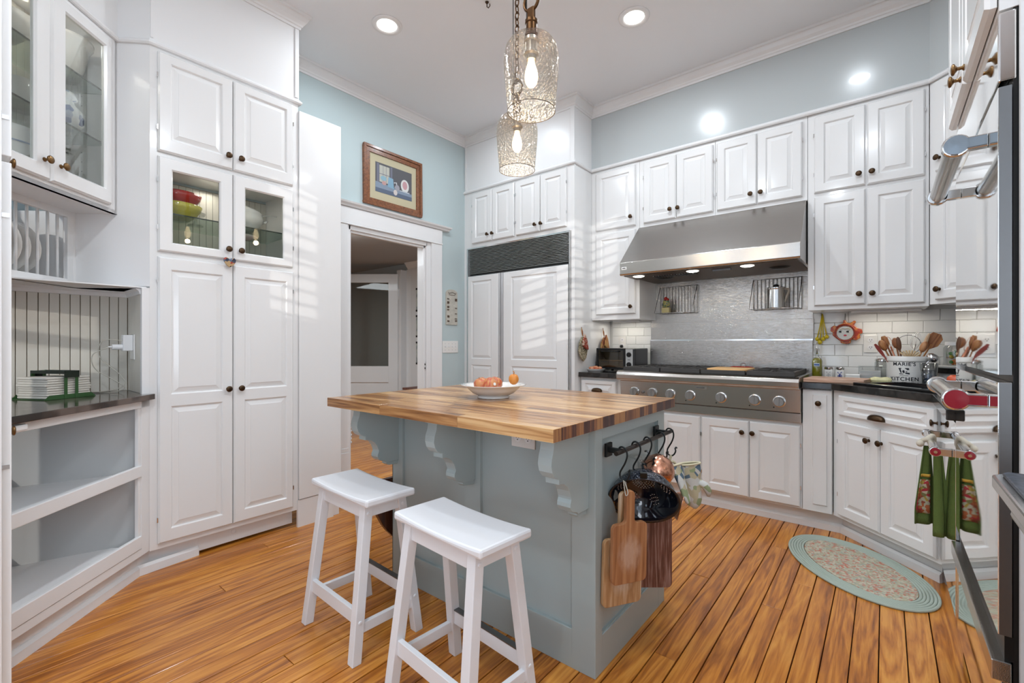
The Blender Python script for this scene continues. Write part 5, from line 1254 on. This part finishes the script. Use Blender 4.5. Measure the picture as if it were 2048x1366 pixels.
# toaster oven
t = thing('toaster_oven', 'black toaster oven with a glass door and two round dials', 'toaster oven', (-1.965, 3.60, .914))
ob('body', MB().box(0, .355, .004, .27, .018, .198), mat('toaster_grey', (.05, .05, .05), .3, metal=.5), t, bev=.008)
ob('door', fring(MB(), (.134, .090), (.118, .073), -.010, .006), blackp, t, (.134, 0, .108), bev=.002)
ob('door_glass', MB().box(.018, .252, -.004, -.002, .036, .182), thin_glass('toaster_glass', (.70, .62, .48), .04), t)
ob('cavity', MB().box(.016, .252, .004, .006, .034, .184), mat('toaster_inside', (.50, .40, .22), .5), t)
ob('door_handle', MB().tube([(.05, -.014, .172), (.07, -.026, .172), (.20, -.026, .172), (.22, -.014, .172)], .005, 8), blackp, t, smooth=True)
m = MB()
for i in range(12): m.box(.022+i*.0195, .025+i*.0195, -.001, .003, .095, .098)
m.box(.02, .25, -.001, .003, .092, .096); s_ = ob('wire_rack', m, chrome, t)
ob('crumb_tray', MB().box(.02, .25, -.001, .003, .040, .075), graysteel, t)
ob('control_panel', MB().box(.273, .336, -.006, .008, .026, .190), mat('panel_pale', (.55, .55, .54), .35), t, bev=.001)
for z in (.063, .145):
    d = ob('dial', MB().lathe([(.020, 0), (.020, .010), (.015, .016), (0, .017)], 20, (.305, -.006, z), 'Y'), blackp, t); ob('pointer', MB().box(.303, .307, -.026, -.020, z-.014, z+.014), blackp, d)
ob('panel_mark', MB().box(.292, .316, -.0068, -.006, .100, .104), blackp, t); 
m = MB()
for x in (.03, .32):
    for y in (.03, .24): m.lathe([(.012, 0), (.010, .019)], 10, (x, y, 0))
ob('feet', m, blackp, t)
tag(ob('power_cord', MB().tube(wpath([(-1.70, 3.62, .919), (-1.74, 3.55, .919), (-1.80, 3.50, .919), (-1.86, 3.52, .919), (-1.80, 3.56, .919), (-1.70, 3.53, .919), (-1.64, 3.48, .919)]), .004, 6), blackp, smooth=True), 'black power cord lying in front of the toaster oven', 'cord')
t = thing('pie_dish', 'white banded dish holding a reddish tart, left of the cooktop', 'dish', (-1.905, 3.47, .9142))
ob('dish', MB().lathe([(0, 0), (.062, 0), (.066, .006), (.078, .024), (.080, .026), (.072, .024), (0, .018)], 32), porcelain, t, smooth=True)
m = MB(); m.shell([(.0668, .006), (.0690, .010)], 32); m.shell([(.0725, .0155), (.0740, .0185)], 32); ob('band', m, blackp, t)
m = MB()
for k in range(7): m.sphere((.040*math.cos(k*.9), .036*math.sin(k*.9), .030), .020, 12, 6, .7)
m.sphere((0, 0, .032), .03, 12, 6, .6); s_ = ob('filling', m, patch('tart_glaze', [(.50, .17, .07), (.60, .30, .17), (.42, .10, .04)], 30, .4, 'NOISE', bump=.3), t, smooth=True); s_['kind'] = 'stuff'
# wire shelves on the stainless panel
def wire_rack(label, x0, x1, group):
    t = thing('wire_shelf', label, 'wire shelf', (0, 3.914, 0), 0, group)
    m = MB(); z0, z1 = 1.408, 1.640; yb, yf = -.004, -.125
    m.tube([(x0, yb, z0), (x0, yb, z1), (x1, yb, z1), (x1, yb, z0), (x0, yb, z0)], .003, 6)
    ob('frame', m, chrome, t, smooth=True)
    m = MB()
    m.tube([(x0, yb, z1), (x0-.006, yf, z0), (x1-.006, yf, z0), (x1, yb, z1)], .003, 6)
    ob('side_wire', m, chrome, t, smooth=True)
    n = 12
    for i in range(n+1):
        x = x0+(x1-x0)*i/n
        ob('wire', MB().tube([(x, yb, z1), (x, yb, z0), (x-.005, yf, z0)], .0023, 6), chrome, t, smooth=True)
wire_rack('folding wire shelf on the left of the stainless panel', -1.515, -1.205, 'wire shelves over the cooktop')
wire_rack('folding wire shelf on the right of the stainless panel', -.785, -.468, 'wire shelves over the cooktop')
t = thing('milk_pot', 'polished metal pot with a pale handle and black lid knob on the right wire shelf', 'pot', (-.622, 3.845, 1.412))
ob('body', MB().lathe([(0, 0), (.060, 0), (.063, .004), (.060, .135), (.062, .138), (.062, .150), (.058, .153), (0, .153)], 36), chrome, t, smooth=True, ang=.6)
ob('lid_knob', MB().lathe([(.010, .152), (.018, .160), (.020, .168), (.012, .176), (0, .177)], 16), blackp, t, smooth=True)
ob('handle', MB().tube([(.058, -.01, .138), (.085, -.03, .136), (.088, -.03, .118), (.070, -.025, .075), (.060, -.02, .040)], [.007, .007, .008, .007, .004], 8), mat('pale_handle', (.50, .46, .40), .4), t, smooth=True)
t = thing('painted_tin', 'little tin with a red and green painted rooster top on the left wire shelf', 'tin', (-1.437, 3.835, 1.412))
ob('base', MB().box(-.032, .032, -.02, .02, 0, .045), mat('cream_yellow_paint', (.55, .47, .22), .5), t, bev=.004)
ob('figure', MB().lathe([(0, .045), (.03, .05), (.034, .075), (.026, .10), (.012, .115), (0, .118)], 16, sy=.5), patch('tin_painted', [(.05, .14, .09), (.10, .20, .16), (.5, .42, .10), (.04, .10, .12)], 45, .4, 'NOISE', bump=0), t, smooth=True)
m = MB(); m.sphere((-.002, 0, .118), .017, 12, 8); m.sphere((.014, 0, .112), .012, 10, 6); ob('crest', m, redg, t, smooth=True)
# right counter
t = thing('chopping_board', 'long pinkish-beige chopping board at the counter edge right of the cooktop', 'cutting board', (-.395, 3.352, .9145), 0)
pb = MB().prism([(0, .0), (.158, .0), (.37, -.12), (.40, .16), (.03, .34)], 0, .022)
# stays on the stone: runs back from the edge
tag(t, t['label'], t['category']); ob('slab', MB().prism([(.0, .002), (.155, .002), (.30, .02), (.335, .24), (.02, .26)], 0, .024), counterboard, t, bev=.003)
t = thing('oil_bottle', 'clear square bottle of yellow-green oil with a pourer', 'bottle', (-.365, 3.80, .9145))
ob('oil', MB().lathe([(0, .003), (.028, .003), (.029, .006), (.029, .118), (.024, .130), (.011, .138), (0, .138)], 28), mat('olive_oil', (.33, .31, .01), .1, coat=.6), t, smooth=True)
ob('glass', MB().shell([(.029, 0), (.031, .004), (.031, .120), (.025, .134), (.0115, .145), (.0105, .165), (.0150, .172), (.0150, .198), (.010, .206)], 28), glassg, t, smooth=True)
ob('pourer', MB().lathe([(.006, .165), (.006, .215), (.003, .222), (.003, .246), (.005, .248), (0, .250)], 12), chrome, t, smooth=True)
ob('label', MB().box(-.016, .018, -.034, -.031, .082, .104), mat('oil_label', (.55, .62, .66), .5), t); ob('label_band', MB().box(-.014, .016, -.0348, -.034, .088, .097), mat('label_blue', (.03, .10, .35), .5), t)
blue = mat('delft_blue', (.03, .05, .28), .3)
for x, lb, k in ((-.300, 'white shaker with a faint grey mark, beside the oil bottle', 0), (-.237, 'white shaker painted with a blue windmill', 1)):
    t = thing('shaker', lb, 'shaker', (x, 3.82, .9145), 0, 'salt and pepper shakers')
    ob('body', MB().box(-.024, .024, -.024, .024, 0, .060), porcelain, t, bev=.004)
    ob('cap', MB().lathe([(.024, .060), (.025, .064), (.025, .076), (.022, .079), (0, .080)], 24), chrome, t, smooth=True, ang=.5)
    m = MB(); cm = blue if k else grayp
    for a in (.8, 2.35, 3.95, 5.5): m.add([(.003*math.cos(a+1.57), -.0246, .032+.003*math.sin(a+1.57)), (.017*math.cos(a-.18), -.0246, .032+.019*math.sin(a-.18)), (.017*math.cos(a+.18), -.0246, .032+.019*math.sin(a+.18))], [(0, 1, 2)])
    m.add([(-.006, -.0247, .010), (.006, -.0247, .010), (.003, -.0247, .034), (-.003, -.0247, .034)], [(0, 1, 2, 3)])
    if k: m.box(-.012, .014, -.0247, -.0242, .008, .016)
    ob('mark', m, cm, t)
t = thing('butter_dish', 'small low white lidded dish behind the chopping board', 'dish', (-.165, 3.76, .9145), .0)
ob('tray', MB().box(-.050, .050, -.03, .03, 0, .008), porcelain, t, bev=.003); ob('lid', MB().box(-.040, .040, -.022, .022, .008, .038), porcelain, t, bev=.006)
t = thing('sugar_canister', 'clear square container half full of white sugar', 'canister', (-.076, 3.82, .9145))
ob('sugar', MB().box(-.056, .056, -.04, .04, .003, .062), mat('sugar_white', (.78, .78, .78), .8), t, bev=.004)['kind'] = 'stuff'
ob('glass', MB().prism(rrect(-.060, .060, -.045, .045, .012), 0, .002).shell([(.060, 0)], 4) if False else MB().box(-.060, .060, -.045, .045, 0, .085), glassg, t, bev=.006)
ob('lid', MB().box(-.062, .062, -.047, .047, .085, .090), glassg, t, bev=.003)
t = thing('ribbed_jar', 'ribbed glass jar with a round metal lid left of the crock', 'jar', (-.010, 3.86, .9145))
m = MB(); n = 48; vs = []
for z, r in ((0, .038), (.004, .042), (.115, .042), (.122, .036)):
    for i in range(n): q = r*(1+.03*math.cos(12*2*PI*i/n)); vs.append((q*math.cos(2*PI*i/n), q*math.sin(2*PI*i/n), z))
m.add(vs, [(j*n+i, j*n+(i+1) % n, (j+1)*n+(i+1) % n, (j+1)*n+i) for j in range(3) for i in range(n)]); ob('glass', m, glassg, t, smooth=True)
ob('lid', MB().lathe([(.038, .120), (.044, .124), (.044, .134), (.036, .141), (0, .142)], 32), chrome, t, smooth=True, ang=.5)
t = thing('yellow_squash', 'pale yellow cut squash lying beside the chopping board', 'vegetable', (-.020, 3.55, .9145), -.1)
ob('flesh', MB().lathe([(0, -.052), (.012, -.048), (.019, -.03), (.016, 0), (.020, .03), (.014, .05), (0, .053)], 18, (0, 0, .018), 'X'), mat('pale_yellow_skin', (.72, .68, .38), .4, var=.15, vs=40), t, smooth=True)
ob('tip', MB().lathe([(0, -.060), (.007, -.056), (.011, -.049)], 12, (0, 0, .018), 'X'), mat('squash_tip', (.45, .32, .03), .5), t, smooth=True)
# crock with lettering
ck_ = thing('utensil_crock', "white stoneware crock lettered MARIE'S KITCHEN, full of utensils", 'crock', (.100, 3.700, .9142), 0)
RC = .094
ob('crock', MB().lathe([(0, 0), (.088, 0), (.092, .004), (RC, .016), (RC, .128), (RC+.006, .134), (RC+.006, .156), (RC+.002, .162), (.088, .162), (.086, .13), (.086, .02), (0, .018)], 56), porcelain, ck_, smooth=True, ang=.7)
ink = mat('black_ink', (.012, .013, .02), .5)
def wrap_text(txt, size, z, parent, off=.0):
    cu_ = bpy.data.curves.new('lettering', 'FONT'); cu_.body = txt; cu_.size = size; cu_.align_x = 'CENTER'; cu_.offset = .0007; cu_.resolution_u = 3; cu_.space_character = 1.12
    to = bpy.data.objects.new('tmp', cu_); C.objects.link(to); dg = bpy.context.evaluated_depsgraph_get(); me = bpy.data.meshes.new_from_object(to.evaluated_get(dg)); bpy.data.objects.remove(to)
    bm = bmesh.new(); bm.from_mesh(me); bmesh.ops.subdivide_edges(bm, edges=[e for e in bm.edges if e.calc_length() > .01], cuts=2)
    a0 = math.atan2(-3.700, -.10)+off
    for v in bm.verts:
        a = a0+v.co.x/RC; zz = v.co.y; v.co = (math.cos(a)*(RC+.0006), math.sin(a)*(RC+.0006), z+zz)
    bm.to_mesh(me); bm.free(); me.materials.clear(); me.materials.append(ink); return add_obj('lettering', me, parent)
cro = ck_.children[0]
wrap_text("MARIE'S", .029, .106, cro, -.10); wrap_text("KITCHEN", .031, .016, cro, -.10)
m = MB(); a0 = math.atan2(-3.7, -.10)-.10
def emb(pts):
    m.add([(math.cos(a0+x/RC)*(RC+.0007), math.sin(a0+x/RC)*(RC+.0007), .070+z) for x, z in pts], [tuple(range(len(pts)))])
emb([(-.026, .022), (-.012, .022), (-.012, .018), (-.016, .016), (-.010, -.006), (-.016, -.008), (-.024, .016), (-.026, .018)])
emb([(.004, .022), (.022, .022), (.024, .012), (.014, .010), (.010, .016), (.004, .018)])
emb([(-.022, -.010), (-.004, -.012), (-.002, -.016), (-.022, -.015)]); emb([(.006, -.004), (.026, -.006), (.026, -.016), (.006, -.012)])
emb([(-.006, .010), (.002, .008), (.004, -.006), (-.004, -.008), (-.008, .0)]); emb([(.008, .004), (.016, .002), (.014, -.002), (.007, -.001)])
for i in range(9): emb([(-.020+i*.0045, -.0245), (-.017+i*.0045, -.0245), (-.017+i*.0045, -.0215), (-.020+i*.0045, -.0215)])
ob('emblem', m, ink, cro)
# utensils standing in the crock: (dx, dy, lean_x, lean_y, length, kind)
CB = Vector((.100, 3.700, .935))
def utensil(name, label, dx, lx, ln, head, mt_, dy=0, cat='utensil', hw=.02, hl=.05):
    tip = Vector((dx+lx, dy-.01, math.sqrt(max(.01, ln*ln-lx*lx)))); base_ = Vector((dx*.3, dy, 0)); d = (tip-base_).normalized()
    t = bpy.data.objects.new(name, None); C.objects.link(t); tag(t, label, cat, 'utensils in the crock'); t.location = CB+base_
    # local z along the handle, local y towards the viewer
    zq = d; yq = Vector((0, -1, 0)); yq = (yq-zq*yq.dot(zq)).normalized(); xq = yq.cross(zq); t.rotation_euler = Matrix((xq, yq, zq)).transposed().to_euler()
    L_ = (tip-base_).length
    if head != 'tongs': ob('handle', MB().tube([(0, 0, 0), (0, 0, L_-hl*1.0)], .0045, 8), mt_, t, smooth=True)
    if head == 'spoon': ob('bowl', MB().sphere((0, 0, 0), hw, 16, 10, hl/hw), mt_, t, (0, 0, L_-hl), smooth=True); t.children[-1].scale = (1, .35, 1)
    if head == 'spatula': ob('blade', MB().prismy([(-.006, 0), (-hw*.9, hl*.6), (-hw, hl*1.5), (-hw*.5, hl*2.0), (hw*.6, hl*2.0), (hw, hl*1.4), (hw*.9, hl*.6), (.006, 0)], -.003, .003), mt_, t, (0, 0, L_-hl*1.6), bev=.002)
    if head == 'slotted':
        m = MB()
        for i in range(8):
            a = -.75+1.5*i/7; m.tube([(0, 0, 0), (math.sin(a)*hl*.6, 0, math.cos(a)*hl*.7), (math.sin(a)*hl*1.35, 0, math.cos(a)*hl*1.25)], [.003, .004, .0055], 6)
        s = ob('tines', m, mt_, t, (0, 0, L_-hl*1.2), smooth=True); ob('hub', MB().lathe([(.022, -.002), (.022, .002)], 20, (0, 0, .012), 'Y'), mt_, t, (0, 0, L_-hl*1.2))
    if head == 'whisk':
        m = MB()
        for k in range(4):
            a = PI*k/4; m.tube([(hw*math.sin(PI*i/12)*math.cos(a), hw*math.sin(PI*i/12)*math.sin(a), hl*2*(1-math.cos(PI*i/12))/2) for i in range(13)], .0011, 5)
        ob('wires', m, mt_, t, (0, 0, L_-hl*1.6), smooth=True)
    if head == 'loop':
        m = MB().tube([(hw*math.sin(2*PI*i/24), 0, hw-hw*math.cos(2*PI*i/24)) for i in range(25)], .0022, 6, cap=False); ob('ring', m, mt_, t, (0, 0, L_-hl), smooth=True)
    return t
redb = mat('dark_red_handle', (.24, .03, .02), .4); tanp = mat('tan_plastic', (.50, .36, .20), .5); brwn = mat('brown_handle', (.14, .06, .03), .4)
utensil('wooden_spatula', 'broad orange-brown wooden spatula leaning right in the crock', .06, .075, .27, 'spatula', spoon_w, .02, hw=.036, hl=.050)
utensil('wooden_spoon', 'wooden spoon leaning left in the crock', -.07, -.055, .245, 'spoon', spoon_w, .01, hw=.020, hl=.036)
utensil('wooden_spoon', 'wooden spoon upright in the left half of the crock', -.03, -.025, .255, 'spoon', brown_w, .03, hw=.018, hl=.034)
utensil('red_spatula', 'dark red handled spatula leaning far left in the crock', -.075, -.065, .21, 'spatula', redb, -.03, hw=.010, hl=.045)
utensil('brown_spoon', 'dark brown narrow spoon standing left of the slotted turner', -.02, -.020, .26, 'spoon', brwn, -.03, hw=.012, hl=.042)
utensil('slotted_turner', 'fan-shaped slotted turner in the middle of the crock', .02, .0, .175, 'slotted', tanp, -.05, hl=.052)
utensil('metal_spoon', 'shiny metal ladle leaning out on the right of the crock', .075, .055, .165, 'spoon', chrome, -.04, hw=.030, hl=.026)
utensil('whisk', 'thin wire whisk standing at the back of the crock', .03, .022, .265, 'whisk', chrome, .04, hw=.026, hl=.05)
utensil('ring_strainer', 'thin metal ring handle rising behind the utensils', .01, .005, .270, 'loop', graysteel, .05, hw=.058, hl=.116)
utensil('wooden_fork', 'pale wooden fork leaning right beside the spatula', .05, .055, .285, 'spoon', light_w, -.01, hw=.010, hl=.05)
utensil('wooden_spoon', 'long reddish spoon leaning slightly right in the crock', .045, .045, .235, 'spoon', brown_w, -.02, hw=.019, hl=.034)
utensil('copper_whisk', 'reddish wire whisk standing left in the crock', -.045, -.04, .245, 'whisk', mat('copper_wire', (.55, .22, .13), .3, metal=.8), -.01, hw=.022, hl=.045)
utensil('wooden_spatula', 'narrow wooden spatula leaning left behind the red one', -.06, -.045, .255, 'spatula', spoon_w, .03, hw=.018, hl=.036)
# tumbler, ledge things
t = thing('plastic_tumbler', 'tall clear tumbler with blue inside, right of the crock', 'tumbler', (.196, 3.56, .9145))
ob('wall', MB().shell([(.028, 0), (.030, .004), (.042, .125)], 28), glassg, t, smooth=True, solid=.002); ob('fill', MB().lathe([(0, .02), (.027, .02), (.034, .085), (0, .085)], 20), thin_glass('blue_gel', (.45, .55, .72), .05), t, smooth=True)
t = thing('candy_jar', 'glass jar of colourful candies with a white lid on the corner ledge', 'jar', (.330, 3.835, 1.0205))
ob('glass', MB().shell([(.050, 0), (.054, .004), (.054, .105), (.044, .122)], 28), glassg, t, smooth=True)
ob('lid', MB().lathe([(.046, .120), (.048, .122), (.048, .140), (.044, .143), (0, .143)], 28), trimw, t, smooth=True, ang=.5)
rc = random.Random(5); cmats = [mat('candy_green', (.08, .28, .07), .3), mat('candy_yellow', (.65, .50, .04), .3), mat('candy_orange', (.65, .20, .03), .3)]
for i in range(30):
    a, r = rc.random()*6.28, .038*math.sqrt(rc.random()); ob('candy', MB().sphere((0, 0, 0), .010, 8, 5), cmats[i % 3], t, (r*math.cos(a), r*math.sin(a), .012+.075*rc.random()), smooth=True)
t = thing('ledge_tray', 'white shallow tray under the candy jar on the corner ledge', 'tray', (.345, 3.825, 1.0045), -.6)
ob('tray', MB().prism(rrect(-.08, .10, -.055, .055, .02), 0, .006), porcelain, t, bev=.002)
m = MB().prism(rrect(-.085, .105, -.060, .060, .022), .006, .014); ob('tray_rim', m, porcelain, t, bev=.004)
t = thing('tomato', 'cut red tomato on a plate beside the sink', 'tomato', (.300, 3.470, .925))
ob('flesh', MB().lathe([(0, 0), (.026, .004), (.038, .022), (.036, .042), (.022, .056), (0, .052)], 24), mat('tomato_red', (.66, .10, .035), .25, coat=.4), t, smooth=True)
ob('stem', MB().lathe([(0, .054), (.008, .056), (0, .060)], 8), brwn, t)
t = thing('side_plate', 'flat white plate holding the tomato by the sink', 'plate', (.315, 3.455, .9145))
ob('plate', MB().lathe([(0, 0), (.07, 0), (.105, .008), (.105, .010), (.07, .005), (0, .005)], 36), porcelain, t, smooth=True)
# painted face dish
t = thing('painted_face_dish', 'orange and red ceramic dish with a painted face hanging on the tiles', 'wall dish', (-.214, YB, 1.211), 0)
out = [(0, .105), (.012, .085), (.03, .082), (.05, .10), (.062, .092), (.050, .068), (.066, .050), (.092, .040), (.097, .018), (.090, .006), (.080, .010), (.085, -.020), (.062, -.036), (.035, -.030), (.030, -.055), (.010, -.062), (-.022, -.056), (-.028, -.040), (-.055, -.018), (-.072, .0), (-.068, .016), (-.084, .030), (-.080, .055), (-.062, .068), (-.048, .060), (-.035, .072), (-.012, .080), (-.010, .102)]
ob('ruffled_rim', MB().prismy([(x, z) for x, z in out], -.024, -.012), patch('orange_glaze', [(.60, .14, .02), (.40, .04, .012), (.66, .26, .04), (.5, .07, .02), (.35, .03, .01)], 22, .2, 'NOISE', bump=.3), t, bev=.006)
ob('bowl_wall', MB().shell([(.058, .012), (.060, .034), (.054, .036), (.050, .018)], 32, (0, 0, .016), axis='Y'), mat('deep_red_glaze', (.30, .03, .012), .2, coat=.4), t, smooth=True)
f_ = ob('face', MB().lathe([(.050, .020), (.046, .028), (0, .030)], 32, (0, 0, .014), 'Y'), mat('face_glaze', (.56, .58, .57), .2, coat=.4), t)
m = MB()
for s in (-1, 1): m.add([(s*.021+.013*math.cos(a)-.002, -.0318, .024+.007*math.sin(a)) for a in [2*PI*i/10 for i in range(10)]], [tuple(range(10))])
ob('eyes', m, blackp, f_)
m = MB()
for s in (-1, 1): m.add([(s*.021+.005+.005*math.cos(a), -.0322, .023+.005*math.sin(a)) for a in [2*PI*i/8 for i in range(8)]], [tuple(range(8))])
ob('eye_whites', m, porcelain, f_)
m = MB().add([(.001+.009*math.cos(a), -.0318, -.002+.006*math.sin(a)) for a in [2*PI*i/12 for i in range(12)]], [tuple(range(12))]); ob('lips', m, mat('lip_red', (.50, .02, .04), .3), f_)
m = MB().tube([(-.028, -.031, .038), (-.012, -.032, .046), (.0, -.032, .042), (.014, -.032, .046), (.030, -.031, .038)], .0018, 6); ob('fringe', m, mat('ochre_paint', (.36, .26, .10), .4), f_)
ob('hanger', MB().tube([(0, -.012, .10), (0, -.005, .13), (0, -.008, .15)], .003, 6), graysteel, t)
ob('string', MB().tube([(0, -.012, -.05), (0, -.010, -.16)], .001, 5), trimw, t)
# yellow measuring spoons
t = thing('measuring_spoons', 'set of yellow plastic measuring spoons hanging on the tiles', 'measuring spoons', (-.345, YB-.01, 1.345), 0)
yp = mat('yellow_plastic', (.66, .52, .02), .35)
for i, (x, l_) in enumerate(((-.030, .150), (-.014, .172), (.006, .150), (.026, .135))):
    sp = ob('spoon', MB().tube([(0, 0, .02), (x*.5, -.004, -l_*.5), (x, -.006, -l_)], [.004, .0035, .004], 6), yp, t, (0, -.003*i, 0), smooth=True)
    ob('bowl', MB().sphere((0, 0, 0), .013+.002*(i == 1), 12, 8, 1.1), yp, sp, (x, -.010, -l_-.010), smooth=True)
# towel on the dishwasher handle
def cloth(name, rows, m_, parent, th=.004):
    n = len(rows[0]); m = MB().add([v for r in rows for v in r], [(j*n+i, j*n+i+1, (j+1)*n+i+1, (j+1)*n+i) for j in range(len(rows)-1) for i in range(n-1)])
    return ob(name, m, m_, parent, smooth=True, solid=th)
tw = thing('hand_towel', 'green hand towel with a printed autumn panel on the dishwasher handle', 'towel', (.150, 2.63, 0), 0)
gt = mat('green_terry', (.085, .13, .03), .95, bump=1, bs=400); 
u = Vector((math.cos(YAW), math.sin(YAW), 0)); vv = Vector((-math.sin(YAW), math.cos(YAW), 0))
def towel_rows(s0, s1, zt, zb, top_k, dep, ph, nx=14, nz=14):
    rows = []
    for j in range(nz+1):
        k = j/nz; z = zt+(zb-zt)*k; row = []
        for i in range(nx+1):
            q = i/nx; s = (s0+(s1-s0)*q)*(top_k+(1-top_k)*min(1, k*1.25)); d = dep+.007*math.sin(q*9+ph)*(.5+.5*k)
            p = u*s+vv*d; row.append((p.x, p.y, z+.0*q))
        rows.append(row)
    return rows
cloth('back_fold', towel_rows(-.060, .030, .718, .385, .35, .010, 0), gt, tw)
cloth('front_fold', towel_rows(.000, .060, .715, .342, .5, -.016, 1.5, 10, 14), mat('green_terry_light', (.12, .18, .045), .95, bump=1, bs=400), tw, .009)
pnl = [[tuple(Vector(p)+vv*-.006) for p in r[:10]] for r in towel_rows(-.058, .028, .718, .385, .35, .010, 0)[6:13]]
cloth('printed_panel', pnl, patch('autumn_print', [(.22, .05, .025), (.32, .09, .03), (.34, .33, .24), (.15, .14, .05), (.30, .02, .03), (.42, .36, .26), (.30, .22, .04)], 75, .9, bump=.3), tw, .002)
pnl = [[tuple(Vector(p)+vv*-.007) for p in r[:10]] for r in towel_rows(-.058, .028, .718, .385, .35, .010, 0, 14, 28)[10:12]]
cloth('yellow_band', pnl, mat('yellow_band_cloth', (.55, .33, .05), .9), tw, .002)
ob('tie', MB().tube(wpath([(-.030, 0, .735), (-.012, -.020, .750), (.006, 0, .762), (.010, .018, .735), (.0, .012, .70)]), .010, 8), mat('white_crochet', (.60, .55, .45), .95, bump=1, bs=200), tw, smooth=True)
m = MB().sphere((-.034, -.02, .728), .014, 10, 6); ob('tie_knot', m, MATS['white_crochet'], tw, smooth=True)
# rug: braided oval
RX, RY = .396, .255
rg = thing('oval_rug', 'braided oval rug, pale green border with a speckled pink centre, before the sink', 'rug', (-.118, 2.938, 0), math.radians(-52.5))
bord = mat('pale_green_braid', (.40, .46, .40), .95, bump=.6, bs=150)
n = 72
for k in range(6):
    m = MB(); s = 1-.034*k
    rx, ry = RX-.013*k-.007, RY-.013*k-.007
    m.tube([(rx*math.cos(2*PI*i/n), ry*math.sin(2*PI*i/n), .0058) for i in range(n+1)], .0064, 8, cap=False)
    ob('braid', m, bord, rg, smooth=True)
rx, ry = RX-.083, RY-.083
m = MB().prism([(rx*math.cos(2*PI*i/n)*1.01, ry*math.sin(2*PI*i/n)*1.01) for i in range(n)], .001, .0095)
ob('speckled_centre', m, patch('rug_speckle', [(.46, .42, .30), (.52, .48, .36), (.50, .20, .14), (.44, .44, .34), (.55, .50, .40), (.40, .36, .26), (.48, .26, .20), (.36, .38, .32)], 95, .95, bump=1.0), rg)
